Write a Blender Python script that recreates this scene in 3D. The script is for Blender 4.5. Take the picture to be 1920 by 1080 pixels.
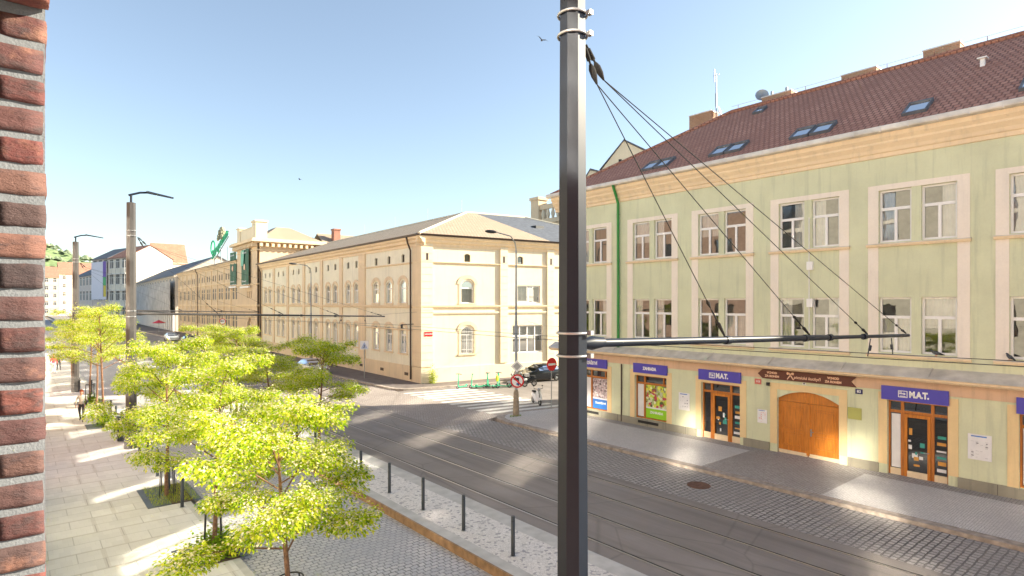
import bpy, bmesh, math, random
from mathutils import Vector, Matrix
R = math.radians
random.seed(7)
S = bpy.context.scene
for o in list(bpy.data.objects): bpy.data.objects.remove(o)

# ---------------- camera, sky, sun, exposure ----------------
A = math.atan(924/1105)
cam = bpy.data.objects.new('camera', bpy.data.cameras.new('camera')); S.collection.objects.link(cam)
cam.location = (0, 0, 6.6); cam.rotation_euler = (R(90), 0, -A)
cam.data.sensor_width = 36; cam.data.lens = 36*1105/1920
cam.data.shift_y = 29/1920; cam.data.clip_start = .05; cam.data.clip_end = 6000
S.camera = cam
SUN_AZ, SUN_EL = R(118), R(25.4)
w = bpy.data.worlds.new('World'); S.world = w; w.use_nodes = True
nt = w.node_tree; bg = nt.nodes['Background']
sky = nt.nodes.new('ShaderNodeTexSky'); sky.sky_type = 'NISHITA'; sky.sun_disc = False
sky.sun_elevation = SUN_EL; sky.sun_rotation = SUN_AZ; sky.altitude = 200; sky.air_density = 1.0; sky.dust_density = .9; sky.ozone_density = 1.8
hsv = nt.nodes.new('ShaderNodeHueSaturation'); hsv.inputs['Saturation'].default_value = .78; nt.links.new(sky.outputs[0], hsv.inputs['Color']); nt.links.new(hsv.outputs[0], bg.inputs[0]); bg.inputs[1].default_value = .08
sl = bpy.data.lights.new('sun', 'SUN'); sl.energy = 4.7; sl.angle = R(.5); sl.color = (1, .87, .70)
so = bpy.data.objects.new('sun', sl); S.collection.objects.link(so)
sv = Vector((math.sin(SUN_AZ)*math.cos(SUN_EL), math.cos(SUN_AZ)*math.cos(SUN_EL), math.sin(SUN_EL)))
so.rotation_euler = sv.to_track_quat('Z', 'Y').to_euler(); so.location = sv*60
S.view_settings.view_transform = 'Standard'; S.view_settings.look = 'None'
S.view_settings.exposure = 1.75; S.view_settings.gamma = 1
S.view_settings.use_white_balance = True; S.view_settings.white_balance_temperature = 6500; S.view_settings.white_balance_tint = 5
S.cycles.sample_clamp_indirect = 0; S.cycles.blur_glossy = 0; S.cycles.max_bounces = 8; S.cycles.diffuse_bounces = 4; S.cycles.transparent_max_bounces = 12
S.cycles.use_denoising = True
S.cycles.use_guiding = True; S.cycles.use_surface_guiding = True; S.cycles.use_volume_guiding = False; S.cycles.guiding_training_samples = 128

# ---------------- helpers ----------------
COL = S.collection
class MB:
    def __init__(s): s.v = []; s.f = []; s.m = []; s.sm = []
    def add(s, vs, fs, mi=0, smooth=False):
        b = len(s.v); s.v += [tuple(p) for p in vs]
        for f in fs: s.f.append(tuple(i+b for i in f)); s.m.append(mi); s.sm.append(smooth)
    def quad(s, a, b, c, d, mi=0): s.add([a, b, c, d], [(0, 1, 2, 3)], mi)
    def poly(s, pts, mi=0): s.add(pts, [tuple(range(len(pts)))], mi)
    def box(s, x0, x1, y0, y1, z0, z1, mi=0):
        s.add([(x0,y0,z0),(x1,y0,z0),(x1,y1,z0),(x0,y1,z0),(x0,y0,z1),(x1,y0,z1),(x1,y1,z1),(x0,y1,z1)],
              [(0,3,2,1),(4,5,6,7),(0,1,5,4),(1,2,6,5),(2,3,7,6),(3,0,4,7)], mi)
    def prism(s, pts, z0, z1, mi=0):      # xy outline (ccw) extruded in z
        n = len(pts)
        s.add([(x,y,z0) for x,y in pts]+[(x,y,z1) for x,y in pts],
              [tuple(range(n-1,-1,-1)), tuple(range(n,2*n))]+[(i,(i+1)%n,(i+1)%n+n,i+n) for i in range(n)], mi)
    def xprism(s, prof, x0, x1, mi=0):    # yz profile extruded along x
        n = len(prof)
        s.add([(x0,y,z) for y,z in prof]+[(x1,y,z) for y,z in prof],
              [tuple(range(n)), tuple(range(2*n-1,n-1,-1))]+[(i,i+n,(i+1)%n+n,(i+1)%n) for i in range(n)], mi)
    def yprism(s, prof, y0, y1, mi=0):    # xz profile extruded along y
        n = len(prof)
        s.add([(x,y0,z) for x,z in prof]+[(x,y1,z) for x,z in prof],
              [tuple(range(n)), tuple(range(2*n-1,n-1,-1))]+[(i,i+n,(i+1)%n+n,(i+1)%n) for i in range(n)], mi)
    def tube(s, pts, rad, n=8, mi=0, cap=True, smooth=True):
        pts = [Vector(p) for p in pts]
        if not hasattr(rad, '__len__'): rad = [rad]*len(pts)
        vs = []; up = None
        for i, p in enumerate(pts):
            d = (pts[min(i+1, len(pts)-1)]-pts[max(i-1, 0)]).normalized()
            if up is None: up = Vector((0,0,1)) if abs(d.z) < .9 else Vector((1,0,0))
            a = d.cross(up).normalized(); b = a.cross(d).normalized(); up = b
            for k in range(n):
                t = 2*math.pi*(k+.5)/n; vs.append(p+(a*math.cos(t)+b*math.sin(t))*rad[i])
        fs = [(i*n+k, i*n+(k+1)%n, (i+1)*n+(k+1)%n, (i+1)*n+k) for i in range(len(pts)-1) for k in range(n)]
        s.add(vs, fs, mi, smooth)
        if cap: s.add(vs[:n], [tuple(range(n-1,-1,-1))], mi); s.add(vs[-n:], [tuple(range(n))], mi)
    def ell(s, c, r, n=10, m=6, mi=0, rot=None):
        vs = []; c = Vector(c)
        for i in range(m+1):
            th = math.pi*i/m
            for k in range(n):
                ph = 2*math.pi*k/n
                p = Vector((r[0]*math.sin(th)*math.cos(ph), r[1]*math.sin(th)*math.sin(ph), r[2]*math.cos(th)))
                if rot: p = rot @ p
                vs.append(c+p)
        s.add(vs, [(i*n+k, (i+1)*n+k, (i+1)*n+(k+1)%n, i*n+(k+1)%n) for i in range(m) for k in range(n)], mi, True)
    def torus(s, c, axis, Rr, r, n=24, m=6, mi=0, a0=0, a1=2*math.pi):
        axis = Vector(axis).normalized(); u = axis.orthogonal().normalized(); v = axis.cross(u)
        full = a1-a0 > 6.28
        s.tube([Vector(c)+(u*math.cos(a0+(a1-a0)*i/n)+v*math.sin(a0+(a1-a0)*i/n))*Rr for i in range(n+1)], r, m, mi, cap=not full)
    def disc(s, c, axis, Rr, th, n=24, mi=0):
        c = Vector(c); ax = Vector(axis).normalized(); s.tube([c-ax*th/2, c+ax*th/2], Rr, n, mi, smooth=False)
    def mesh(s, name, mats):
        me = bpy.data.meshes.new(name); me.from_pydata(s.v, [], s.f)
        for m in (mats if isinstance(mats, (list, tuple)) else [mats]): me.materials.append(m)
        me.polygons.foreach_set('material_index', s.m); me.polygons.foreach_set('use_smooth', s.sm)
        me.update(); return me
def link(name, me, parent=None, M=None):
    o = bpy.data.objects.new(name, me); COL.objects.link(o)
    if parent: o.parent = parent
    if M is not None: o.matrix_local = M
    return o
def part(name, mb, mats, parent=None, M=None):
    return link(name, mb.mesh(name, mats) if isinstance(mb, MB) else mb, parent, M)
def tag(o, label, cat, group=None):
    o['label'] = label; o['category'] = cat
    if group: o['group'] = group
    return o
def thing(name, label, cat, loc=(0,0,0), rz=0, group=None):
    o = bpy.data.objects.new(name, None); COL.objects.link(o); o.empty_display_size = .3
    o.location = loc; o.rotation_euler = (0, 0, rz); return tag(o, label, cat, group)
def struct(o, kind='structure'): o['kind'] = kind; return o
def dup(root, loc, rz=0, label=None, scale=None, parent=None):
    r = root.copy(); COL.objects.link(r); r.location = loc; r.rotation_euler = (0, 0, rz)
    if scale: r.scale = scale
    if label: r['label'] = label
    def rec(a, b):
        for ch in list(a.children):
            c = ch.copy(); COL.objects.link(c); c.parent = b; rec(ch, c)
    rec(root, r)
    return r
T = Matrix.Translation
def RZ(a): return Matrix.Rotation(a, 4, 'Z')
def frame(x, y, ang, z=0): return T((x, y, z)) @ RZ(ang)

# ---------------- materials ----------------
class NB:
    def __init__(s, name):
        s.m = bpy.data.materials.new(name); s.m.use_nodes = True; s.t = s.m.node_tree
        s.b = s.t.nodes['Principled BSDF']; s.out = s.t.nodes['Material Output']
        s.tc = s.t.nodes.new('ShaderNodeTexCoord')
    def n(s, ty, **k):
        nd = s.t.nodes.new(ty)
        for a, v in k.items(): setattr(nd, a, v)
        return nd
    def l(s, a, b): s.t.links.new(a, b)
    def noise(s, scale, detail=3, rough=.5, vec=None):
        nd = s.n('ShaderNodeTexNoise'); nd.inputs['Scale'].default_value = scale; nd.inputs['Detail'].default_value = detail
        nd.inputs['Roughness'].default_value = rough; s.l(vec or s.tc.outputs['Object'], nd.inputs['Vector']); return nd.outputs['Fac']
    def ramp(s, fac, stops):
        nd = s.n('ShaderNodeValToRGB'); e = nd.color_ramp.elements
        while len(e) < len(stops): e.new(.5)
        for i, (p, c) in enumerate(stops): e[i].position = p; e[i].color = (*c, 1) if len(c) == 3 else c
        s.l(fac, nd.inputs[0]); return nd.outputs[0]
    def mix(s, fac, a, b, mode='MIX'):
        nd = s.n('ShaderNodeMix', data_type='RGBA', blend_type=mode)
        for i, x in ((0, fac), (6, a), (7, b)):
            if isinstance(x, (int, float)): nd.inputs[i].default_value = x
            elif isinstance(x, tuple): nd.inputs[i].default_value = (*x, 1) if len(x) == 3 else x
            else: s.l(x, nd.inputs[i])
        return nd.outputs[2]
    def math(s, op, a, b=0):
        nd = s.n('ShaderNodeMath', operation=op)
        for i, x in ((0, a), (1, b)):
            if isinstance(x, (int, float)): nd.inputs[i].default_value = x
            else: s.l(x, nd.inputs[i])
        return nd.outputs[0]
    def bump(s, h, strength=.3, dist=.01):
        nd = s.n('ShaderNodeBump'); nd.inputs['Strength'].default_value = strength; nd.inputs['Distance'].default_value = dist
        s.l(h, nd.inputs['Height']); s.l(nd.outputs[0], s.b.inputs['Normal'])
    def color(s, c):
        if isinstance(c, tuple): s.b.inputs['Base Color'].default_value = (*c, 1)
        else: s.l(c, s.b.inputs['Base Color'])
    def swiz(s, plane, sx=1, sy=1):
        sp = s.n('ShaderNodeSeparateXYZ'); s.l(s.tc.outputs['Object'], sp.inputs[0]); cb = s.n('ShaderNodeCombineXYZ')
        o = {'x': 0, 'y': 1, 'z': 2}
        def get(ch, k):
            v = s.math('ADD', sp.outputs[0], sp.outputs[1]) if ch == 's' else sp.outputs[o[ch]]
            return s.math('MULTIPLY', v, k)
        s.l(get(plane[0], sx), cb.inputs[0]); s.l(get(plane[1], sy), cb.inputs[1]); return cb.outputs[0]
def srgb(r, g, b):
    f = lambda c: (c/255/12.92) if c/255 <= .04045 else ((c/255+.055)/1.055)**2.4
    return (f(r), f(g), f(b))
def plain(name, c, rough=.6, var=.12, scale=3, metal=0, bump=0, spec=None):
    n = NB(name); v = n.noise(scale, 4)
    d = tuple(x*(1-var) for x in c); e = tuple(min(1, x*(1+var)) for x in c)
    n.color(n.ramp(v, [(.3, d), (.7, e)]))
    n.b.inputs['Roughness'].default_value = rough; n.b.inputs['Metallic'].default_value = metal
    if spec is not None: n.b.inputs['Specular IOR Level'].default_value = spec
    if bump: n.bump(n.noise(scale*12, 4), bump, .01)
    return n.m
def plaster(name, c, stain=.18):
    n = NB(name); big = n.noise(.6, 5, .6); fine = n.noise(14, 4)
    mp = n.n('ShaderNodeMapping'); mp.inputs['Scale'].default_value = (2.2, 2.2, .16); n.l(n.tc.outputs['Object'], mp.inputs[0])
    streak = n.noise(1.6, 5, .65, mp.outputs[0])
    a = n.ramp(big, [(.3, tuple(x*(1-stain*.6) for x in c)), (.68, tuple(min(1, x*1.05) for x in c))])
    b = n.mix(n.ramp(streak, [(.52, (0,0,0)), (.78, (1,1,1))]), a, tuple(x*y for x, y in zip(c, (1-stain*1.6, 1-stain*1.5, 1-stain*1.35))))
    n.color(n.mix(n.math('MULTIPLY', fine, .14), b, (.25,.22,.18)))
    n.b.inputs['Roughness'].default_value = .9; n.bump(fine, .25, .01); return n.m
def brick(name, c1, c2, mortar, bw, bh, ms, plane, offset=.5, sx=1, sy=1, rough=.85, bump=.6, warp=.012, dirt=.25, bdist=.02, noisecol=None, bias=0):
    n = NB(name); v = n.swiz(plane, sx, sy)
    ns = n.n('ShaderNodeTexNoise'); ns.inputs['Scale'].default_value = 3.5; n.l(n.tc.outputs['Object'], ns.inputs[0])
    va = n.n('ShaderNodeVectorMath', operation='MULTIPLY_ADD'); n.l(ns.outputs['Color'], va.inputs[0]); va.inputs[1].default_value = (warp*4,)*3; n.l(v, va.inputs[2])
    b = n.n('ShaderNodeTexBrick', offset=offset); n.l(va.outputs[0], b.inputs['Vector'])
    b.inputs['Color1'].default_value = (*c1, 1); b.inputs['Color2'].default_value = (*c2, 1); b.inputs['Mortar'].default_value = (*mortar, 1)
    b.inputs['Scale'].default_value = 1; b.inputs['Mortar Size'].default_value = ms; b.inputs['Mortar Smooth'].default_value = .25
    b.inputs['Brick Width'].default_value = bw; b.inputs['Row Height'].default_value = bh; b.inputs['Bias'].default_value = bias
    big = n.noise(.5, 5, .6)
    c = n.mix(n.ramp(big, [(.35, (0,0,0)), (.75, (1,1,1))]), b.outputs['Color'], tuple(x*(1-dirt) for x in c1))
    fine = n.noise(22, 3)
    c = n.mix(.22, c, n.ramp(fine, [(.3, tuple(x*.6 for x in c1)), (.7, tuple(min(1, x*1.35) for x in c2))]))
    n.color(c); n.b.inputs['Roughness'].default_value = rough
    h = n.math('ADD', n.math('MULTIPLY', b.outputs['Fac'], -1), n.math('MULTIPLY', fine, .25))
    n.bump(h, bump, bdist); return n.m
def glass(name, tint=(.72,.76,.8), fac=.22, rough=.01, gl=(.95,.97,1)):
    n = NB(name); n.t.nodes.remove(n.b)
    g = n.n('ShaderNodeBsdfGlossy'); g.inputs['Roughness'].default_value = rough; g.inputs[0].default_value = (*gl, 1)
    wv = n.noise(1.3, 2)
    bp = n.n('ShaderNodeBump'); bp.inputs['Strength'].default_value = .05; bp.inputs['Distance'].default_value = .05; n.l(wv, bp.inputs['Height']); n.l(bp.outputs[0], g.inputs['Normal'])
    t = n.n('ShaderNodeBsdfTransparent'); t.inputs[0].default_value = (*tint, 1)
    lw = n.n('ShaderNodeLayerWeight'); lw.inputs[0].default_value = .35
    f = n.math('ADD', n.math('MULTIPLY', lw.outputs['Fresnel'], .8), fac)
    mx = n.n('ShaderNodeMixShader'); n.l(f, mx.inputs[0]); n.l(t.outputs[0], mx.inputs[1]); n.l(g.outputs[0], mx.inputs[2])
    n.l(mx.outputs[0], n.out.inputs[0]); return n.m

M_ = {}
M_['green_plaster'] = plaster('green_plaster', (.66,.68,.47), .18)
M_['peach_trim'] = plaster('peach_trim', (.85,.77,.67), .08)
M_['cornice'] = plaster('cornice_peach', (.84,.66,.44), .14)
M_['yellow_trim'] = plaster('yellow_trim', (.80,.60,.32), .10)
M_['pink_band'] = plaster('pink_band', (.68,.47,.33), .2)
M_['plinth'] = plaster('plinth_stone', (.30,.28,.22), .3)
M_['cream'] = plaster('cream_plaster', (.85,.80,.63), .14)
M_['cream_light'] = plaster('cream_light', (.80,.70,.52), .10)
M_['ochre'] = plaster('ochre_trim', (.80,.64,.43), .14)
M_['stone'] = plaster('brewery_stone', (.72,.56,.38), .18)
M_['white_wall'] = plaster('white_wall', (.78,.72,.60), .12)
M_['grey_wall'] = plaster('grey_wall', (.56,.50,.43), .2)
M_['pink_wall'] = plaster('pink_wall', (.70,.60,.53), .15)
M_['white_paint'] = plain('white_paint', (.80,.79,.78), .4, .03)
M_['curtain'] = plain('curtain', (.74,.70,.62), .9, .1)
M_['glass'] = glass('window_glass', fac=.08)
M_['glass_far'] = plain('far_window_glass', (.075,.07,.065), .5, .3, .6)
M_['glass_dark'] = glass('dark_glass', (.12,.13,.14), .12)
M_['dark'] = plain('dark_interior', (.02,.02,.02), .8, .1)
M_['wood'] = None
M_['black_metal'] = plain('black_metal', (.018,.02,.024), .45, .1)
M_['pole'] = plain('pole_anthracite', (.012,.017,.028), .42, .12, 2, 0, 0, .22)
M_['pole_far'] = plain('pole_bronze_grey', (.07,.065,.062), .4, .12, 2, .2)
M_['cable'] = plain('steel_cable', (.03,.03,.03), .9, .1, 3, 0, 0, .1)
M_['bollard'] = plain('bollard_paint', (.03,.038,.045), .4, .15, 6)
M_['galv'] = plain('galvanised_steel', (.36,.37,.38), .45, .12, 5, .7)
M_['zinc'] = plain('zinc_sheet', (.62,.58,.53), .5, .2, 2, .3)
M_['lamp_grey'] = plain('lamp_grey', (.36,.37,.36), .5, .12, 3, .3)
M_['dark_roof'] = plain('slate_grey', (.11,.12,.14), .7, .25, 3, 0, .3)
M_['pipe_green'] = plain('green_pipe', (.012,.22,.035), .35, .1)
M_['pipe_brown'] = plain('brown_pipe', (.06,.035,.025), .5, .1)
M_['red'] = plain('sign_red', (.62,.015,.02), .35, .03)
M_['sign_white'] = plain('sign_white', (.80,.80,.80), .4, .02)
M_['sign_blue'] = plain('shop_sign_blue', (.072,.058,.42), .35, .05)
M_['brown_sign'] = plain('sign_brown', (.105,.028,.016), .5, .08)
M_['brass_text'] = plain('peach_lettering', (.80,.52,.36), .6, .02)
M_['banner_green'] = plain('banner_green', (.008,.09,.045), .6, .12)
M_['neon_green'] = plain('sign_green', (.01,.36,.16), .5, .05)
M_['corten'] = plain('corten_kerb', (.30,.185,.10), .8, .3, 4, 0, .4)
M_['rail'] = plain('rail_steel', (.46,.44,.42), .38, .12, 6, .9)
M_['groove'] = plain('rail_groove', (.03,.028,.026), .8, .2, 6)
M_['kerb'] = plain('kerb_granite', (.34,.29,.25), .85, .3, 5, 0, .5)
M_['concrete'] = plain('concrete_strip', (.46,.45,.43), .85, .14, 2.5, 0, .3)
M_['bark'] = plain('bark', (.20,.11,.065), .9, .4, 14, 0, .8)
M_['black_car'] = plain('black_car_paint', (.008,.010,.014), .12, .05)
M_['silver'] = plain('silver_paint', (.55,.56,.58), .25, .05, 3, .3)
M_['rubber'] = plain('rubber', (.02,.02,.02), .8, .1)
M_['mint'] = plain('mint_green', (.03,.50,.27), .4, .05)
M_['hivis'] = plain('yellow_bag', (.62,.75,.03), .6, .08)
M_['steel_plate'] = plain('steel_plate', (.10,.115,.135), .45, .15, 2, .4)
M_['moss'] = plain('moss', (.12,.17,.02), .95, .4, 8)

def wood(name, c):
    n = NB(name); mp = n.n('ShaderNodeMapping'); mp.inputs['Scale'].default_value = (9, 9, .8); n.l(n.tc.outputs['Object'], mp.inputs[0])
    v = n.noise(2.2, 5, .6, mp.outputs[0]); n.color(n.ramp(v, [(.3, tuple(x*.66 for x in c)), (.7, tuple(x*1.12 for x in c))]))
    n.b.inputs['Roughness'].default_value = .35; n.bump(v, .15, .01); return n.m
M_['wood'] = wood('varnished_wood', (.58,.20,.025))
M_['wood_dark'] = wood('varnished_frame', (.50,.17,.03))
def asphalt():
    n = NB('asphalt'); a = n.noise(.35, 6, .62); f = n.noise(60, 2)
    mp = n.n('ShaderNodeMapping'); mp.inputs['Scale'].default_value = (1.1, .05, 1); n.l(n.tc.outputs['Object'], mp.inputs[0])
    tr = n.noise(1.5, 4, .6, mp.outputs[0])
    c = n.ramp(a, [(.3, (.190,.165,.150)), (.7, (.280,.248,.228))])
    c = n.mix(n.ramp(tr, [(.45, (0,0,0)), (.7, (1,1,1))]), c, (.150,.130,.118))
    vo = n.n('ShaderNodeTexVoronoi', feature='DISTANCE_TO_EDGE'); vo.inputs['Scale'].default_value = .28; n.l(n.tc.outputs['Object'], vo.inputs['Vector'])
    cr = n.ramp(vo.outputs['Distance'], [(0, (1,1,1)), (.012, (0,0,0))])
    c = n.mix(n.math('MULTIPLY', cr, .35), c, (.05,.042,.04))
    n.color(n.mix(n.math('MULTIPLY', f, .35), c, (.32,.29,.265))); n.b.inputs['Roughness'].default_value = .78
    n.bump(f, .5, .008); return n.m
M_['asphalt'] = asphalt()
M_['setts'] = brick('granite_setts', (.33,.305,.29), (.50,.46,.43), (.02,.018,.018), .21, .19, .024, 'xy', warp=.02, bump=1, bdist=.03)
M_['setts_lane'] = brick('lane_setts', (.44,.44,.47), (.60,.58,.57), (.09,.09,.095), .20, .16, .016, 'xy', warp=.028, bump=1, bdist=.02)
M_['setts_junction'] = brick('junction_setts', (.32,.275,.25), (.44,.385,.35), (.09,.08,.07), .16, .14, .012, 'xy', warp=.05, bump=1, bdist=.02)
M_['mosaic_right'] = brick('small_mosaic', (.58,.555,.54), (.72,.69,.67), (.22,.20,.19), .075, .07, .006, 'xy', warp=.012, bump=.8, bdist=.01)
M_['mosaic_dark'] = brick('driveway_setts', (.36,.33,.31), (.50,.46,.43), (.08,.07,.07), .11, .10, .009, 'xy', warp=.012, bump=.8, bdist=.015)
def platform():
    n = NB('platform_mosaic'); vo = n.n('ShaderNodeTexVoronoi'); vo.inputs['Scale'].default_value = 12; n.l(n.tc.outputs['Object'], vo.inputs['Vector'])
    sp = n.n('ShaderNodeSeparateColor'); n.l(vo.outputs['Color'], sp.inputs[0])
    c = n.ramp(sp.outputs[0], [(0, (.76,.73,.70)), (.86, (.66,.63,.60)), (.89, (.30,.30,.31)), (1, (.38,.37,.38))])
    e = n.n('ShaderNodeTexVoronoi', feature='DISTANCE_TO_EDGE'); e.inputs['Scale'].default_value = 12; n.l(n.tc.outputs['Object'], e.inputs['Vector'])
    c = n.mix(n.ramp(e.outputs['Distance'], [(0, (1,1,1)), (.05, (0,0,0))]), c, (.34,.33,.32))
    c = n.mix(n.math('MULTIPLY', n.noise(.8, 4), .3), c, (.42,.39,.36))
    n.color(c); n.b.inputs['Roughness'].default_value = .85; n.bump(e.outputs['Distance'], .5, .02); return n.m
M_['platform'] = platform()
def paving():
    n = NB('granite_paving'); v = n.swiz('xy')
    def br(bw, bh, ms, c1, c2, mo, off=.5):
        b = n.n('ShaderNodeTexBrick', offset=off); n.l(v, b.inputs['Vector']); b.inputs['Scale'].default_value = 1
        for k, c in (('Color1', c1), ('Color2', c2), ('Mortar', mo)): b.inputs[k].default_value = (*c, 1)
        b.inputs['Brick Width'].default_value = bw; b.inputs['Row Height'].default_value = bh; b.inputs['Mortar Size'].default_value = ms; b.inputs['Bias'].default_value = -.1; return b
    a = br(1.15, .74, .012, (.74,.735,.72), (.64,.635,.62), (.45,.45,.44))
    b = br(2.30, 1.48, .06, (1,1,1), (.96,.96,.96), (.86,.84,.82), .25)
    q = br(.23, .37, .004, (1,1,1), (.80,.80,.81), (.86,.86,.86), .5); q.inputs['Bias'].default_value = -.45
    c = n.mix(1, a.outputs['Color'], b.outputs['Color'], 'MULTIPLY'); c = n.mix(.8, c, q.outputs['Color'], 'MULTIPLY')
    c = n.mix(n.math('MULTIPLY', n.noise(.9, 5, .6), .35), c, (.40,.36,.32)); c = n.mix(n.math('MULTIPLY', n.noise(40, 3), .25), c, (.35,.33,.31))
    n.color(c); n.b.inputs['Roughness'].default_value = .8; n.bump(n.math('MULTIPLY', a.outputs['Fac'], -1), .4, .01); return n.m
M_['paving'] = paving()
def zebra():
    n = NB('zebra_paint'); v = n.noise(7, 5, .7)
    n.color(n.ramp(v, [(.34, (.40,.36,.32)), (.46, (.66,.64,.60))])); n.b.inputs['Roughness'].default_value = .7; return n.m
M_['zebra'] = zebra()
M_['roof_tile'] = brick('red_roof_tiles', (.42,.19,.135), (.56,.29,.21), (.13,.06,.045), .24, .30, .030, 'xz', sy=1.84, warp=.004, bump=1, bdist=.05, dirt=.3, rough=1)
M_['roof_tan'] = brick('sandy_roof_tiles', (.40,.31,.22), (.50,.39,.28), (.16,.12,.09), .30, .33, .03, 'xz', sy=2.9, warp=.004, bump=.8, bdist=.04, dirt=.2)
M_['roof_tan_y'] = brick('sandy_roof_tiles_side', (.40,.31,.22), (.50,.39,.28), (.16,.12,.09), .30, .33, .03, 'yz', sy=2.9, warp=.004, bump=.8, bdist=.04, dirt=.2)
M_['roof_orange'] = brick('orange_roof_tiles', (.42,.20,.13), (.54,.28,.19), (.16,.06,.03), .5, .5, .04, 'xz', warp=.004, bump=.8)
M_['chimney'] = brick('chimney_brick', (.36,.20,.12), (.46,.30,.19), (.40,.34,.27), .25, .085, .012, 'sz', bump=.6)
M_['facade_brick'] = brick('red_facade_brick', (.36,.13,.08), (.44,.19,.12), (.42,.38,.34), .25, .075, .012, 'sz', bump=.6)
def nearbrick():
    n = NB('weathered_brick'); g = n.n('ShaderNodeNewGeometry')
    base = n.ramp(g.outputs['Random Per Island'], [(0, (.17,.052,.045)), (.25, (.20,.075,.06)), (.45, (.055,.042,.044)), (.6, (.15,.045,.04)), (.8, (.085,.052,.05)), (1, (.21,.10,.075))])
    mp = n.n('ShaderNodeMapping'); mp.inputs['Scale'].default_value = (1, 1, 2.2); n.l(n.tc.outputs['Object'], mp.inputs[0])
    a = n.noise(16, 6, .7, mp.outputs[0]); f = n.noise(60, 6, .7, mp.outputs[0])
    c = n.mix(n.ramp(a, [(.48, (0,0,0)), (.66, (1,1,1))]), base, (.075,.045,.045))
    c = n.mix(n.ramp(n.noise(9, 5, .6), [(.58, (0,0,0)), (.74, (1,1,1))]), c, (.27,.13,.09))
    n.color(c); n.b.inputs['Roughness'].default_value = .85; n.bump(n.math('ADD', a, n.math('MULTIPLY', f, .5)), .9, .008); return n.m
M_['near_brick'] = nearbrick()  # brick tones lowered as well, putting the jamb's shade into the colour
M_['mortar'] = plain('lime_mortar', (.19,.20,.215), .95, .10, 14, 0, .25)  # mortar darkened to stand in for shade, as the sun reaches this jamb
def leaf(name, stops, tr=.55):
    n = NB(name); g = n.n('ShaderNodeNewGeometry'); c = n.ramp(g.outputs['Random Per Island'], stops)
    d = n.n('ShaderNodeBsdfDiffuse'); t = n.n('ShaderNodeBsdfTranslucent'); n.l(c, d.inputs[0])
    hs = n.n('ShaderNodeHueSaturation'); hs.inputs['Value'].default_value = 1.35; n.l(c, hs.inputs['Color']); n.l(hs.outputs[0], t.inputs[0])
    mx = n.n('ShaderNodeMixShader'); mx.inputs[0].default_value = tr; n.l(d.outputs[0], mx.inputs[1]); n.l(t.outputs[0], mx.inputs[2])
    n.t.nodes.remove(n.b); n.l(mx.outputs[0], n.out.inputs[0]); return n.m
M_['leaf'] = leaf('tree_leaves', [(0, (.11,.20,.015)), (.25, (.28,.42,.025)), (.55, (.46,.54,.03)), (.85, (.66,.64,.09)), (1, (.09,.17,.015))])
M_['blossom'] = leaf('tree_blossom', [(0, (.70,.66,.42)), (.6, (.78,.68,.58)), (1, (.66,.68,.28))], .4)
M_['leaf_dark'] = leaf('shrub_leaves', [(0, (.10,.20,.015)), (.5, (.18,.30,.02)), (1, (.26,.36,.03))], .4)
M_['forest'] = plain('forest_green', (.16,.22,.10), .95, .45, .12)
def txt(s, size, mat, parent, M, ext=.004, spacing=1, bold=0, sx=1, align='CENTER', shear=0):
    cu = bpy.data.curves.new('lettering', 'FONT'); cu.body = s; cu.size = size; cu.extrude = ext; cu.align_x = align; cu.align_y = 'CENTER'
    cu.space_character = spacing; cu.offset = bold; cu.resolution_u = 2; cu.shear = shear
    ob = bpy.data.objects.new('lettering_tmp', cu); COL.objects.link(ob)
    me = bpy.data.meshes.new_from_object(ob.evaluated_get(bpy.context.evaluated_depsgraph_get())); bpy.data.objects.remove(ob)
    me.materials.clear(); me.materials.append(mat)
    return link('lettering', me, parent, M @ Matrix.Rotation(R(90), 4, 'X') @ Matrix.Diagonal((sx, 1, 1, 1)))

# ---------------- facade tools (local frame: x along, y into the house, outward = -y) ----------------
def wall(u0, u1, z0, z1, holes, depth=.22, mb=None):
    mb = mb or MB(); us = sorted({u0, u1, *[h[0] for h in holes], *[h[1] for h in holes]}); zs = sorted({z0, z1, *[h[2] for h in holes], *[h[3] for h in holes]})
    us = [u for u in us if u0 <= u <= u1]; zs = [z for z in zs if z0 <= z <= z1]
    for a, b in zip(us, us[1:]):
        run = None
        for c, d in zip(zs, zs[1:]):
            mu, mz = (a+b)/2, (c+d)/2
            if any(h[0] < mu < h[1] and h[2] < mz < h[3] for h in holes):
                if run: mb.quad((a,0,run[0]),(b,0,run[0]),(b,0,run[1]),(a,0,run[1])); run = None
            else: run = (run[0] if run else c, d)
        if run: mb.quad((a,0,run[0]),(b,0,run[0]),(b,0,run[1]),(a,0,run[1]))
    for h in holes:
        a, b, c, d = h[:4]; r = h[4] if len(h) > 4 else 0
        mb.quad((a,0,c),(a,depth,c),(a,depth,d-r),(a,0,d-r)); mb.quad((b,0,c),(b,0,d-r),(b,depth,d-r),(b,depth,c)); mb.quad((a,0,c),(b,0,c),(b,depth,c),(a,depth,c))
        if r:
            n = 8; P = [(a+(b-a)*i/n, d-r+r*math.sin(math.pi*i/n)**.75 if r > .35*(b-a) else d-r+r*(1-(2*i/n-1)**2)) for i in range(n+1)]
            for (p, q), (s, t) in zip(P, P[1:]):
                mb.quad((p,0,q),(s,0,t),(s,0,d),(p,0,d)); mb.quad((p,0,q),(p,depth,q),(s,depth,t),(s,0,t))
        else: mb.quad((a,0,d),(a,depth,d),(b,depth,d),(b,0,d))
    return mb
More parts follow.
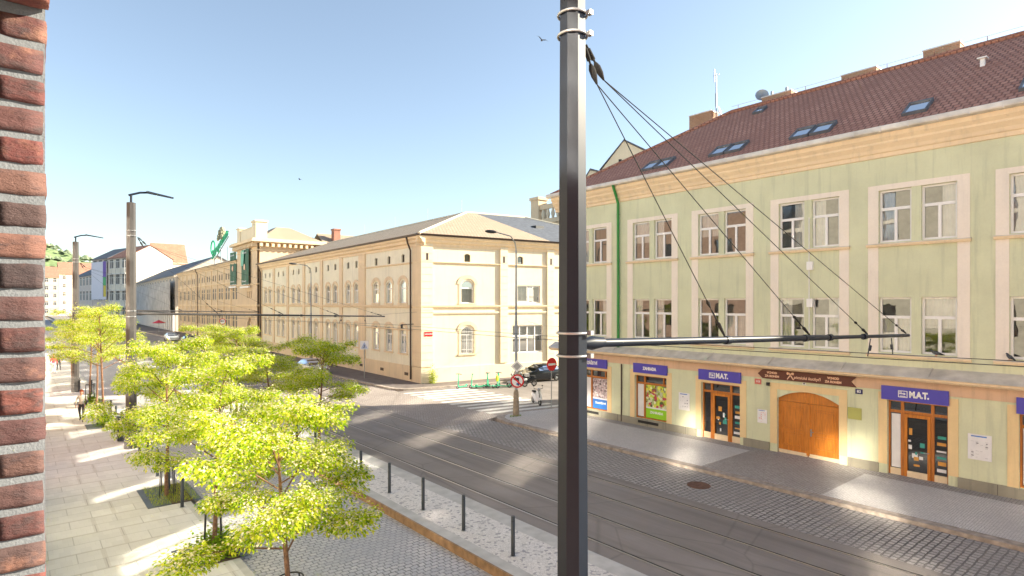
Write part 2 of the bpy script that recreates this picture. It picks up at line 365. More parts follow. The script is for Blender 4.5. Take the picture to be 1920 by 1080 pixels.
def win_frame(wd, ht, rise=0, transom=.64, mull='low', fr=.075, fy=.06, bars=0):
    mb = MB(); mb.box(0, fr, 0, fy, 0, ht-rise*.5); mb.box(wd-fr, wd, 0, fy, 0, ht-rise*.5); mb.box(fr, wd-fr, 0, fy, 0, fr*1.1)
    if rise:
        n = 8; P = [(wd*i/n, ht-rise+rise*(1-(2*i/n-1)**2)) for i in range(n+1)]
        for (p, q), (s, t) in zip(P, P[1:]):
            mb.add([(p,0,q-fr*1.3),(s,0,t-fr*1.3),(s,0,t),(p,0,q),(p,fy,q-fr*1.3),(s,fy,t-fr*1.3),(s,fy,t),(p,fy,q)], [(0,1,2,3),(0,4,5,1)])
    else: mb.box(fr, wd-fr, 0, fy, ht-fr, ht)
    zt = ht*transom; mb.box(fr, wd-fr, -.012, fy-.01, zt-.055, zt+.055)
    if mull in ('low', 'full'): mb.box(wd/2-.05, wd/2+.05, -.008, fy-.01, fr, (ht-fr if mull == 'full' else zt-.055))
    if bars:
        for i in range(1, bars): x = wd*i/bars; mb.box(x-.012, x+.012, -.16, -.136, .05, ht-rise*.6)
        for z in (ht*.15, ht*.5, ht*.8): mb.box(.02, wd-.02, -.17, -.16, z, z+.03)
    return mb
def pane_mb(wd, ht, y=.04, rise=0):
    mb = MB()
    if rise:
        n = 8; mb.poly([(.02,y,.02),(wd-.02,y,.02)]+[(wd-.02-(wd-.04)*i/n, y, ht-rise-.02+rise*(1-(2*i/n-1)**2)) for i in range(n+1)])
    else: mb.quad((.02,y,.02),(wd-.02,y,.02),(wd-.02,y,ht-.02),(.02,y,ht-.02))
    return mb
def curtain_mb(x0, x1, z0, z1, y=.11):
    mb = MB(); n = max(4, int((x1-x0)/.05)); P = [(x0+(x1-x0)*i/n, y+.018*math.sin(i*1.9)+.01*math.sin(i*.7)) for i in range(n+1)]
    for (a, b), (c, d) in zip(P, P[1:]): mb.add([(a,b,z0),(c,d,z0),(c,d,z1),(a,b,z1)], [(0,1,2,3)], 0, True)
    return mb
class Win:
    def __init__(s, wd, ht, rise=0, fmat='white_paint', surround=None, smat=None, curtains=True, pm='glass', **k):
        s.f = win_frame(wd, ht, rise, **k).mesh('window', M_[fmat]); s.p = pane_mb(wd, ht, rise=rise).mesh('pane', M_[pm])
        s.s = surround.mesh('window_surround', M_[smat]) if surround else None
        s.c = [None, curtain_mb(.03, wd*.45, .05, ht*.98-rise*.5).mesh('curtain', M_['curtain']), curtain_mb(wd*.55, wd-.03, .05, ht*.98-rise*.5).mesh('curtain', M_['curtain']),
               curtain_mb(.03, wd-.03, .05, ht*.62).mesh('curtain', M_['curtain']), curtain_mb(.03, wd-.03, ht*.45, ht*.98-rise*.5).mesh('blind', M_['curtain'])] if curtains else [None]
    def put(s, parent, M, rnd=None):
        o = link('window', s.f, parent, M); link('pane', s.p, o)
        if s.s: link('window_surround', s.s, o)
        c = random.choice(s.c+s.c[1:]) if len(s.c) > 1 else None
        if c: link('curtain', c, o)
        return o
def cornice(L, prof, x0=0): mb = MB(); mb.xprism(prof, x0, L); return mb

# =====================================================================
# THE SETTING: ground, road, pavements
# =====================================================================
def sheet(name, pts, z, mat, thick=None):
    mb = MB()
    if thick: mb.prism(pts, z-thick, z)
    else: mb.poly([(x,y,z) for x,y in pts])
    return struct(part(name, mb, mat))
def rect(x0, x1, y0, y1): return [(x0,y0),(x1,y0),(x1,y1),(x0,y1)]
FAR = 900
sheet('ground', rect(-2500, 2500, -1500, 3500), -.32, plain('bare_ground', (.20,.17,.14), .9, .3, .05))
sheet('road', rect(11.52, 17.32, -60, FAR), 0, M_['asphalt'], .3)
sheet('road_far', rect(17.32, 22.05, 44, FAR), 0, M_['asphalt'], .3)
sheet('cobbled_strip', rect(17.32, 20.45, -60, 26.6), -.004, M_['setts'], .3)
sheet('junction_cobbles', [(17.32,26.6),(20.45,26.6),(21.4,26.9),(21.75,27),(21.75,39.3),(22.05,41.5),(22.05,44),(17.32,44)], -.004, M_['setts_junction'], .3)
sheet('side_street', [(21.75,27),(75,17.9),(75,30.4),(21.75,39.4)], -.002, M_['asphalt'], .3)
sheet('cobbled_lane', rect(4.4, 9.0, -60, FAR), -.13, M_['setts_lane'], .15)
sheet('left_pavement', rect(-.3, 4.2, -60, FAR), 0, M_['paving'], .3)
sheet('left_kerb', rect(4.2, 4.4, -60, FAR), -.003, M_['concrete'], .3)
sheet('platform_pavement', rect(9.42, 10.95, -60, 300), .10, M_['platform'], .3)
sheet('platform_inner_kerb', rect(9.04, 9.42, -60, 300), .103, M_['concrete'], .35)
sheet('platform_outer_kerb', rect(10.95, 11.52, -60, 300), .098, M_['concrete'], .35)
sheet('corten_kerb', rect(8.98, 9.04, -60, 300), .112, M_['corten'], .4)
# right pavement: kerb, mosaic fields, driveway
GA = -.17
def gy(x, y0=25.7): return y0+GA*(x-25.4)
sheet('right_kerb', [(20.45,-60),(20.85,-60),(20.85,24.9),(21.1,25.9),(21.7,26.5),(22.6,26.75),(75,17.6),(75,17.9),(22.6,27.05),(21.6,26.9),(20.75,26.2),(20.45,25.0)], .12, M_['kerb'], .4)
sheet('right_pavement', rect(20.85, 26.2, 13.2, 24.9), .114, M_['mosaic_right'], .3)
sheet('right_pavement_near', rect(20.85, 26.2, -60, 8.6), .114, M_['mosaic_right'], .3)
sheet('driveway_setts', rect(20.85, 26.2, 8.6, 13.2), .112, M_['mosaic_dark'], .3)
sheet('wall_foot_strip', rect(24.7, 26.2, -60, 24.9), .118, M_['mosaic_dark'])
sheet('corner_pavement', [(20.85,24.9),(26.2,24.9),(60,19.2),(60,20.3),(22.6,26.75),(21.7,26.5),(21.1,25.9)], .116, M_['mosaic_right'], .3)
sheet('far_kerb', [(22.05,41.5),(22.2,40.4),(22.7,39.8),(23.4,39.5),(75,30.7),(75,30.4),(23.2,39.2),(22.3,39.5),(21.85,40.2),(21.75,41.5),(21.75,FAR),(22.05,FAR)][::-1], .12, M_['kerb'], .4)
sheet('far_pavement', [(22.05,41.5),(22.2,40.4),(22.7,39.8),(23.4,39.5),(75,30.7),(75,34),(28,42),(28,FAR),(22.05,FAR)], .114, plain('asphalt_pavement', (.15,.125,.115), .85, .2, 1.5, 0, .3), .3)
for k in range(12):
    y = 27.25+k*1.0
    mb = MB(); mb.poly([(21.6,y+.65,0.004),(26.9,y-.22,0.004),(26.9,y+.26,0.004),(21.6,y+1.13,0.004)])
    if y < 38.2: tag(part('crossing_stripe', mb, M_['zebra']), 'worn white zebra stripe number %d counted from the lamp post side of the side street' % (k+1), 'road marking', 'zebra stripes across the side street')
for i, x in enumerate((12.27, 13.72, 15.27, 16.72)):
    mb = MB(); mb.box(x-.028, x+.028, -60, FAR, -.02, .006)
    r = tag(part('tram_rail', mb, M_['rail']), ['polished tram rail nearest the bollard platform', 'second tram rail counted from the bollard platform', 'third tram rail counted from the bollard platform', 'tram rail bordering the cobbled strip by the shops'][i], 'tram rail', 'tram rails in the asphalt')
    g = MB(); g.box(x+.035, x+.085, -60, FAR, -.02, .003); part('groove', g, M_['groove'], r)
mb = MB(); mb.disc((18.9,12.05,.004), (0,0,1), .40, .012, 20); mb.torus((18.9,12.05,.012), (0,0,1), .40, .015)
for k in range(-3, 4): mb.box(18.6, 19.2, 12.05+k*.09-.015, 12.05+k*.09+.015, .008, .02)
tag(part('manhole_cover', mb, plain('rusty_iron', (.16,.085,.06), .7, .3, 9)), 'rusty round manhole cover set in the cobbled strip', 'manhole cover')

# hill and its woods
def hill():
    mb = MB(); nx, ny = 70, 14; rnd = random.Random(3)
    hs = [[0]*(ny+1) for _ in range(nx+1)]
    for i in range(nx+1):
        for j in range(ny+1):
            x = -640+i*22; y = 1150+j*60; t = j/ny
            prof = 124*math.exp(-((x+70)/215)**2)+34*math.exp(-((x-330)/260)**2)
            hs[i][j] = (x, y, -2+(prof*math.sin(min(1, .25+t*4)*math.pi/2)+rnd.uniform(-2, 2)*(t > 0)))
    for i in range(nx):
        for j in range(ny): mb.add([hs[i][j],hs[i+1][j],hs[i+1][j+1],hs[i][j+1]], [(0,1,2,3)], 0, True)
    struct(part('hill', mb, M_['forest']))
    f = MB()
    for _ in range(9500):
        i = rnd.randrange(12, nx-12); j = rnd.randrange(ny); p = hs[i][j]; r = rnd.uniform(3.2, 6.5)
        c = Vector((p[0]+rnd.uniform(-11, 11), p[1]+rnd.uniform(-30, 30), p[2]+r*.5))
        vs = [c+Vector((math.cos(a)*r*rnd.uniform(.7,1.1), math.sin(a)*r, rnd.uniform(-.2,.3)*r)) for a in (0,1.26,2.5,3.77,5)]+[c+Vector((0,0,r*rnd.uniform(.7,1.2)))]
        f.add(vs, [(k,(k+1)%5,5) for k in range(5)], 0, False)
    struct(part('woodland', f, leaf('woodland_canopy', [(0, (.16,.20,.13)), (.5, (.20,.25,.16)), (1, (.25,.29,.19))], .1)), 'stuff')  # greens muted so the colour itself carries distance haze
hill()

# =====================================================================
# GREEN CORNER BUILDING  (local x runs along the street towards the camera, y into the house)
# =====================================================================
GB = tag(bpy.data.objects.new('corner_building', None), 'pale green plastered corner building with red tiled roof and shops', 'building'); COL.objects.link(GB)
GB.location = (25.4, 25.7, 0); GB.rotation_euler = (0, 0, R(-90))
LEN = 36
bays = [(.83,4.01),(5.13,8.32),(9.12,12.30),(13.09,16.29),(16.98,20.19),(20.89,24.1),(24.8,28.0),(28.7,31.9)]
holes = []
for a, b in bays:
    for x0 in (a+.37, b-.37-1.08):
        for z0 in (4.74, 8.93): holes.append((x0, x0+1.08, z0, z0+(2.10 if z0 < 5 else 2.0)))
shops = [(1.9,3.7,.48,2.78),(5.62,7.66,.48,2.78),(9.65,11.66,.10,2.80),(17.64,19.56,.06,2.94),(21.5,23.4,.48,2.94),(25.6,27.6,.48,2.94)]
holes += shops
GATE = (13.38, 15.92, .04, 2.86, .38); holes.append(GATE)
wb = wall(0, LEN, 0, 13.0, holes, .26)
D = 13.8
wb.quad((0,0,0),(0,0,13),(2.33,D,13),(2.33,D,0)); wb.quad((LEN,0,0),(LEN,D,0),(LEN,D,13),(LEN,0,13)); wb.quad((2.33,D,0),(2.33,D,13),(LEN,D,13),(LEN,D,0))
part('wall', wb, M_['green_plaster'], GB)
mb = MB()
for z in (3.72, 8.0): mb.quad((.2,.3,z),(LEN-.1,.3,z),(LEN-.1,D-.2,z),(2.6,D-.2,z))
mb.quad((.3,4.2,.0),(LEN-.1,4.2,.0),(LEN-.1,4.2,12.9),(.3,4.2,12.9))
part('interior', mb, plain('interior_paint', (.5,.47,.42), .9, .2), GB)
# plinth
segs = [(-.06,5.4),(5.4,9.4),(11.85,13.05),(16.25,17.35),(19.85,LEN)]
for a, b in segs:
    mb = MB(); mb.box(a, b, -.07, 0, .0, .48)
    x = a+1.1
    while x < b-.3: mb.box(x, x+.012, -.073, -.069, 0, .48, 1); x += 1.15
    part('plinth', mb, [M_['plinth'], M_['dark']], GB)
# pink band, ledge with sheet-metal top, fascia
mb = MB(); mb.box(-.03, LEN, -.035, 0, 3.30, 3.74); part('band', mb, M_['pink_band'], GB)
mb = MB(); mb.xprism([(0,3.72),(-.42,3.76),(-.46,3.80),(-.54,3.82),(-.54,3.92),(0,3.96)][::-1], -.5, LEN); part('ledge', mb, M_['cornice'], GB)
mb = MB(); mb.xprism([(.0,3.962),(-.57,3.922),(-.59,3.90),(-.60,3.925),(-.57,3.95),(0,4.24)][::-1], -.52, LEN)
x = 1.5
while x < LEN: mb.xprism([(-.595,3.955),(0,4.243),(0,4.275),(-.595,3.985)], x, x+.03); x += 2.93
part('ledge_roof', mb, M_['zinc'], GB)
# cornice and gutter
prof = [(0,12.18),(-.06,12.20),(-.06,12.34),(-.12,12.38),(-.16,12.50),(-.30,12.66),(-.30,12.74),(-.42,12.86),(-.44,13.02),(0,13.02)]
mb = MB(); mb.xprism(prof[::-1], -.45, LEN)
mb2 = MB(); mb2.xprism(prof[::-1], -.45, D+.3)
part('cornice', mb, M_['cornice'], GB)
part('cornice', mb2, M_['cornice'], GB, Matrix(((-.166,.986,0,0),(-.986,-.166,0,0),(0,0,1,0),(0,0,0,1))).inverted() @ T((-D-.0,0,0)) if False else frame(2.33, D, math.atan2(-D, -2.33)))
mb = MB(); mb.xprism([(-.45,13.02),(-.66,13.05),(-.68,13.10),(-.68,13.24),(-.62,13.26),(-.45,13.22)][::-1], -.65, LEN)
x = .5
while x < LEN: mb.box(x, x+.03, -.695, -.44, 13.02, 13.25); x += .9
part('gutter', mb, M_['zinc'], GB)
# roof
E0, Zr, K = 13.2, 17.7, .652
rb = MB()
c = [(-.6,-.5,E0),(LEN,-.5,E0),(LEN,6.4,Zr),(7.6,6.4,Zr),(1.75,13.3,E0),(LEN,13.3,E0)]
rb.poly([c[0],c[1],c[2],c[3]]); rb.poly([c[4],c[3],c[2],c[5]]); rb.poly([c[0],c[3],c[4]]); rb.poly([c[1],c[5],c[2]]); rb.poly([c[0],c[4],c[5],c[1]])
RF = part('roof', rb, M_['roof_tile'], GB)
mb = MB(); P = [(-.5,-.4,E0+.04),(7.6,6.4,Zr+.05)]
mb.tube(P, .11, 8); mb.tube([(7.6,6.4,Zr+.05),(LEN,6.4,Zr+.05)], .11, 8)
x = 8
while x < LEN: mb.tube([(x,6.4,Zr+.1),(x,6.4,Zr+.35)], .015, 5); x += 1.9
mb.tube([(7.6,6.4,Zr+.35),(LEN,6.4,Zr+.35)], .008, 4)
part('ridge_cap', mb, M_['roof_tile'], RF)
def chimney(u0, u1, v0, v1, z1, pots=0, parent=RF):
    mb = MB(); mb.box(u0, u1, v0, v1, 16, z1-.06); mb.box(u0-.03, u1+.03, v0-.03, v1+.03, z1-.06, z1, 1)
    o = part('chimney', mb, [M_['chimney'], M_['zinc']], parent)
    if pots:
        p = MB()
        for i in range(pots): x = u0+(u1-u0)*(i+.5)/pots; p.tube([(x,(v0+v1)/2,z1),(x,(v0+v1)/2,z1+.3)], .07, 8)
        part('chimney_pot', p, M_['galv'], o)
    return o
ch1 = chimney(4.5, 6.0, 6.8, 7.6, 18.35)
chimney(9.2, 10.85, 6.8, 7.5, 18.25, 2); chimney(13.4, 15.0, 6.8, 7.5, 18.25); chimney(16.95, 18.35, 6.8, 7.5, 18.35)
def skylight(u, v, n, wd=.80, ln=1.0):
    ang = math.atan(K); M = T((u, v, E0+(v+.5)*K)) @ Matrix.Rotation(ang, 4, 'X')
    for i in range(n):
        x = i*(wd+.06); mb = MB(); mb.box(x, x+wd, 0, .07, 0, .12); mb.box(x, x+wd, ln-.07, ln+.03, 0, .14); mb.box(x, x+.06, .07, ln-.07, 0, .12); mb.box(x+wd-.06, x+wd, .07, ln-.07, 0, .12); mb.box(x+.06,x+wd-.06,.07,ln-.07,0,.02)
        o = part('skylight', mb, M_['dark_roof'], RF, M); p = MB(); p.quad((x+.055,.065,.085),(x+wd-.055,.065,.085),(x+wd-.055,ln-.065,.085),(x+.055,ln-.065,.085)); part('pane', p, M_['sky_glass'], o)
M_['sky_glass'] = glass('skylight_glass', (.2,.22,.25), .55, .02)
skylight(5.85,.2,2); skylight(9.9,.2,2); skylight(13.8,.2,2); skylight(18.05,.2,1,.8,1.1); skylight(21.45,.2,1); skylight(9.6,5.0,1,.55,.7)
mb = MB(); mb.box(19.7,19.85,3.7,3.9,15.7,16.25); mb.box(19.62,19.93,3.62,3.98,16.25,16.30); part('roof_vent', mb, M_['white_paint'], RF)
# aerial mast and dishes
t = thing('roof_antenna', 'tall thin aerial mast with small dish beside the leftmost orange chimney', 'antenna', (32.55,19.55,18.0))
mb = MB(); mb.tube([(0,0,-.6),(0,0,2.6)], .035, 6); mb.tube([(0,0,.6),(0,0,1.4)], .06, 6); mb.tube([(0,.12,2.1),(0,.12,2.9)], .03, 6); mb.tube([(0,-.2,2.5),(0,.2,2.5)], .015, 5); part('mast', mb, M_['galv'], t)
def dish(mb, c, r, nrm):
    nrm = Vector(nrm).normalized(); u = nrm.orthogonal().normalized(); v = nrm.cross(u); c = Vector(c); vs = [c]; n = 16
    for k in range(n): a = 2*math.pi*k/n; vs.append(c+(u*math.cos(a)+v*math.sin(a))*r*.55+nrm*r*.09)
    for k in range(n): a = 2*math.pi*k/n; vs.append(c+(u*math.cos(a)+v*math.sin(a))*r+nrm*r*.3)
    mb.add(vs, [(0,k+1,(k+1)%n+1) for k in range(n)]+[(k+1,k+1+n,(k+1)%n+1+n,(k+1)%n+1) for k in range(n)], 0, True)
    mb.tube([c-nrm*.15, c], .03, 6); mb.tube([c, c+nrm*r*.9], .012, 4)
mb = MB(); dish(mb, (.1,-.12,.25), .32, (.3,-.9,.3)); part('dish', mb, M_['white_paint'], t)
t = thing('satellite_dish', 'round grey satellite dish left of the second brick chimney', 'satellite dish', (32.4,16.6,18.3)); mb = MB(); dish(mb, (0,0,.1), .36, (-.8,-.5,.25)); part('reflector', mb, M_['galv'], t); mb = MB(); mb.tube([(.12,0,-.9),(.12,0,.1)], .025, 6); part('mount', mb, M_['galv'], t)
# windows and their surrounds
WU = Win(1.08, 2.0); WL = Win(1.08, 2.10)
for a, b in bays:
    s = MB(); tz = 11.14
    s.box(a, a+.36, -.022, 0, 4.62, tz); s.box(b-.36, b, -.022, 0, 4.62, tz); s.box(a+.36, b-.36, -.022, 0, 10.935, tz)
    so_ = part('window_surround', s, M_['peach_trim'], GB)
    for z in (4.55, 8.76):
        s = MB(); s.xprism([(0,z),(-.10,z),(-.13,z+.05),(-.13,z+.10),(0,z+.10)][::-1], a-.04, b+.04); o = part('window_sill', s, M_['ochre'], GB)
        s = MB(); s.xprism([(.05,z+.102),(-.15,z+.102),(-.15,z+.125),(.05,z+.15)][::-1], a-.05, b+.05); part('flashing', s, M_['zinc'], o)
    for x0 in (a+.37, b-.37-1.08):
        WL.put(GB, T((x0, .13, 4.74))); WU.put(GB, T((x0, .13, 8.93)))
# downpipes
t = MB(); t.tube([(4.57,-.55,13.06),(4.57,-.5,12.9),(4.57,-.32,12.55),(4.57,-.13,12.1),(4.57,-.12,8),(4.57,-.12,4.2)], .075, 10)
for z in (11.5, 9, 6.5): t.torus((4.57,-.12,z), (0,0,1), .085, .015, 12)
part('drainpipe', t, M_['pipe_green'], GB)
t = MB(); t.tube([(4.75,-.06,3.28),(4.75,-.06,.15)], .04, 8); part('drainpipe', t, M_['pipe_brown'], GB)
t = MB(); t.tube([(14.75,-.03,10.2),(14.75,-.03,4.6)], .022, 6); t.box(14.68,14.92,-.12,0,8.0,8.35); t.box(14.68,14.92,-.12,0,6.45,6.8); part('cable_conduit', t, M_['white_paint'], GB)
# ---- shops
M_['poster_white'] = plain('poster_white', (.74,.73,.74), .5, .05)
def poster_mat(name, stops, scale=9, det=2):
    n = NB(name); v = n.n('ShaderNodeTexVoronoi'); v.inputs['Scale'].default_value = scale; n.l(n.tc.outputs['Object'], v.inputs['Vector'])
    sp = n.n('ShaderNodeSeparateColor'); n.l(v.outputs['Color'], sp.inputs[0]); n.color(n.ramp(sp.outputs[0], stops)); n.b.inputs['Roughness'].default_value = .35; return n.m
P_FLOWER = poster_mat('garden_poster_print', [(0, (.55,.70,.05)), (.25, (.75,.72,.10)), (.45, (.20,.35,.03)), (.6, (.80,.80,.55)), (.8, (.06,.10,.03)), (.93, (.50,.06,.08))], 8)
P_TOOLS = poster_mat('tools_poster_print', [(0, (.62,.52,.54)), (.35, (.12,.08,.09)), (.6, (.70,.62,.62)), (.8, (.35,.2,.22)), (1, (.8,.8,.8))], 11)
M_['lime'] = plain('poster_lime', (.30,.62,.02), .4, .04); M_['poster_blue'] = plain('poster_blue', (.03,.16,.52), .4, .04)
def surround(h, wd=.30, top=.28, zb=.48, name='shop_surround'):
    a, b, z0, z1 = h[:4]; s = MB(); s.box(a-wd, a, -.03, 0, zb, z1+top); s.box(b, b+wd, -.03, 0, zb, z1+top); s.box(a, b, -.03, 0, z1, z1+top); return part(name, s, M_['yellow_trim'], GB)
def shopfront(h, kind, label=None):
    a, b, z0, z1 = h; W = b-a; H = z1-z0; M = T((a, .14, z0)); surround(h)
    f = MB(); zt = H-.42
    f.box(0,.06,0,.08,0,H); f.box(W-.06,W,0,.08,0,H); f.box(.06,W-.06,0,.08,H-.06,H); f.box(.06,W-.06,-.01,.07,zt-.05,zt+.05)
    if kind == 'door':
        xs = (W*.24, W*.74); f.box(xs[0]-.05,xs[0]+.05,-.012,.072,0,H-.06); f.box(xs[1]-.05,xs[1]+.05,-.012,.072,0,H-.06)
        f.box(.06,xs[0]-.05,0,.07,0,.30,1); f.box(xs[1]+.05,W-.06,0,.07,0,.30,1)
    else:
        xs = (W*.27, W*.86); f.box(xs[0]-.05,xs[0]+.05,-.012,.072,0,H-.06); f.box(xs[1]-.04,xs[1]+.04,-.012,.072,zt,H-.06); f.box(.06,W-.06,0,.08,0,.06)
    o = part('shop_door' if kind == 'door' else 'shop_window', f, [M_['wood_dark'], M_['ochre']], GB, M)
    if label: o['label'] = label
    p = MB(); p.quad((.04,.045,.05),(W-.04,.045,.05),(W-.04,.045,H-.04),(.04,.045,H-.04)); part('pane', p, M_['glass_dark'], o)
    if kind == 'door':
        d = MB(); x0, x1 = xs[0]+.06, xs[1]-.06; e = .10
        d.box(x0,x0+e,-.03,.03,.02,zt-.06); d.box(x1-e,x1,-.03,.03,.02,zt-.06); d.box(x0+e,x1-e,-.03,.03,.02,.28,1); d.box(x0+e,x1-e,-.03,.03,zt-.18,zt-.06)
        part('door_leaf', d, [M_['wood'], M_['ochre']], o)
        hd = MB(); hd.tube([(x1-.05,-.03,1.05),(x1-.05,-.09,1.05),(x1-.2,-.09,1.05)], .015, 6); part('handle', hd, M_['galv'], o)
        s = MB(); s.box(.09,xs[0]-.07,.03,.04,.33,zt-.1); part('window_film', s, M_['poster_white'], o) if a > 15 else None
        rr = random.Random(int(a*10)); SM = [M_['poster_white'], plain('sticker_teal', (.05,.32,.27), .4, .1), plain('sticker_amber', (.62,.30,.06), .4, .1)]
        for i in range(10):
            s = MB(); x = rr.uniform(x0+e, x1-e-.2); z = rr.uniform(.4, zt-.8); s.box(x, x+rr.uniform(.06,.2), .034-.001*i, .036-.001*i, z, z+rr.uniform(.05,.26)); part('sticker', s, SM[i % 3], o)
        for i in range(6): s = MB(); z = .42+i*.24; s.box(xs[1]+.09+rr.uniform(0,.1), W-.1, .036, .038, z, z+rr.uniform(.05,.19)); part('sticker', s, SM[(i*2) % 3], o)
    else:
        s = MB(); s.box(.08,xs[0]-.07,.03,.04,.1,zt-.07); part('window_film', s, M_['poster_white'], o)
    return o, W, H, xs, zt
o, W, H, xs, zt = shopfront(shops[1], 'win', 'shop window with yellow flower and lime green garden poster')
s = MB(); s.box(xs[0]+.07,W-.08,.02,.03,.66,zt-.07); part('garden_poster', s, P_FLOWER, o); s = MB(); s.box(xs[0]+.07,W-.08,.02,.03,.08,.58); q = part('poster_footer', s, M_['lime'], o); s = MB(); s.box(xs[0]+.07,W-.08,.02,.03,.58,.66); part('poster_edge', s, M_['poster_white'], o)
txt('ZAHRADA', .17, M_['sign_white'], q, T(((xs[0]+W)/2,.015,.38)), bold=.006)
o, W, H, xs, zt = shopfront(shops[0], 'win', 'shop window with tool poster and blue footer')
s = MB(); s.box(xs[0]+.07,W-.08,.02,.03,.70,zt-.07); part('tool_poster', s, P_TOOLS, o); s = MB(); s.box(xs[0]+.07,W-.08,.02,.03,.08,.62); q = part('poster_footer', s, M_['poster_blue'], o); s = MB(); s.box(xs[0]+.07,W-.08,.02,.03,.62,.70); part('poster_edge', s, M_['poster_white'], o)
txt('ŽELEZÁŘSTVÍ', .13, M_['sign_white'], q, T(((xs[0]+W)/2,.015,.40)), bold=.006)
shopfront(shops[2], 'door'); shopfront(shops[3], 'door'); shopfront(shops[4], 'win'); shopfront(shops[5], 'win')
def vent(u0, u1):
    s = MB(); s.box(u0,u1,-.09,-.068,.26,.40); part('cellar_vent', s, M_['dark'], GB)
vent(5.9, 7.2); vent(2.2, 3.1)
def logo(parent, M, s, mat):
    m = MB(); t = s*.08
    m.box(-s*.5,s*.5,-.01,0,-s*.42,-s*.42+t); m.box(-s*.5,s*.5,-.01,0,s*.42-t,s*.42); m.box(-s*.5,-s*.5+t,-.01,0,-s*.42+t,s*.42-t); m.box(s*.5-t,s*.5,-.01,0,-s*.42+t,s*.42-t)
    m.box(-s*.38,s*.1,-.01,0,-s*.02,s*.10); m.poly([(s*.1,-.011,-s*.14),(s*.34,-.011,s*.04),(s*.1,-.011,s*.22)]); m.box(-s*.3,s*.3,-.01,0,-s*.3,-s*.22); m.box(-s*.38,-s*.1,-.01,0,s*.18,s*.28)
    return part('logo', m, mat, parent, M)
def shopsign(u0, u1, z0, z1, text, size, label, lg=False, off=0):
    t = tag(bpy.data.objects.new('shop_sign', None), label, 'shop sign', 'blue shop signs over the doors'); COL.objects.link(t)
    t.matrix_world = frame(25.4, 25.7, R(-90)) @ T(((u0+u1)/2, -.05, (z0+z1)/2)); w2, h2 = (u1-u0)/2, (z1-z0)/2
    m = MB(); m.box(-w2, w2, -.07, .04, -h2, h2); part('panel', m, M_['sign_blue'], t)
    if lg: logo(t, T((-size*1.28+off, -.072, 0)), size*1.12, M_['sign_white']); txt(text, size*1.15, M_['sign_white'], t, T((size*.62+off,-.074,0)), bold=.018, sx=.78, spacing=.95)
    elif text: txt(text, size, M_['sign_white'], t, T((off,-.074,0)), bold=.012, sx=.8)
shopsign(1.4, 3.72, 2.92, 3.42, 'ŽELEZÁŘSTVÍ', .24, 'blue shop sign nearest the green drainpipe, half hidden by the tall pole', off=-.1)
shopsign(5.6, 7.73, 2.92, 3.42, 'ZAHRADA', .22, 'blue shop sign over the window with the flower poster')
shopsign(9.56, 11.73, 2.93, 3.43, 'M.A.T.', .27, 'blue sign with three white letters left of the wooden gate', True)
shopsign(17.47, 19.6, 2.96, 3.48, 'M.A.T.', .27, 'blue sign with three white letters over the door right of the gate', True)
shopsign(21.45, 23.6, 2.96, 3.50, '', .2, 'blank blue sign cut off by the right edge of the photo')
# gate
surround(GATE[:4], .30, .27, .48, 'gate_surround')
a, b = GATE[0], GATE[1]; W = b-a; g = MB(); g.box(.0, W/2-.02, 0, .07, .0, 2.30); g.box(W/2+.02, W, 0, .07, 0, 2.30); g.box(W/2-.07, W/2+.07, -.035, -.002, .12, 2.28)
for x0, x1 in ((.18, W/2-.22), (W/2+.22, W-.18)):
    for z0, z1 in ((.42, 1.0), (1.12, 2.08)):
        e = .035
        g.box(x0,x1,-.02,-.001,z0,z0+e); g.box(x0,x1,-.02,-.001,z1-e,z1); g.box(x0,x0+e,-.02,-.001,z0+e,z1-e); g.box(x1-e,x1,-.02,-.001,z0+e,z1-e); g.box(x0+.09,x1-.09,-.016,-.001,z0+.09,z1-.09)
G_ = part('gate', g, M_['wood'], GB, T((a, .14, .06)))
g = MB(); n = 10; g.poly([(0,.02,2.31),(W,.02,2.31)]+[(W-W*i/n,.02,2.42+.38*(1-(2*i/n-1)**2)) for i in range(n+1)]); part('fanlight_panel', g, M_['wood'], G_)
g = MB(); g.box(.02,W/2-.03,-.03,-.002,.0,.20); g.box(W/2+.03,W-.02,-.03,-.002,0,.20); part('kick_plate', g, M_['ochre'], G_)
g = MB(); g.box(W/2+.09,W/2+.14,-.03,0,.95,1.25); g.tube([(W/2+.115,-.03,1.15),(W/2+.115,-.1,1.15),(W/2+.25,-.1,1.15)], .016, 6); part('handle', g, M_['galv'], G_)
g = MB(); g.box(12.95,13.07,-.13,-.02,2.98,3.12); part('gate_lamp', g, M_['black_metal'], GB)
# brown arrow board
t = tag(bpy.data.objects.new('arrow_board', None), 'long brown arrow shaped board above the wooden gate', 'sign'); COL.objects.link(t); t.matrix_world = frame(25.4, 25.7, R(-90)) @ T((14.55,-.07,3.49))
m = MB(); P = [(-2.0,0),(-1.78,-.2),(2.03,-.2),(1.83,0),(2.03,.2),(-1.78,.2)]; m.add([(x,-.03,z) for x,z in P]+[(x,.03,z) for x,z in P], [(0,1,3,5),(1,2,3),(3,4,5),(11,9,7),(9,8,7),(11,10,9),(0,6,7,1),(1,7,8,2),(2,8,9,3),(3,9,10,4),(4,10,11,5),(5,11,6,0)]); part('board', m, M_['brown_sign'], t)
for x in (-1.35, 1.18): txt('VCHOD', .125, M_['brass_text'], t, T((x,-.034,.07)), bold=.006); txt('ZA ROHEM', .125, M_['brass_text'], t, T((x,-.034,-.08)), bold=.006)
txt('pivnická kuchyň', .17, M_['brass_text'], t, T((.14,-.034,-.04)), bold=.003, shear=.25)
m = MB()
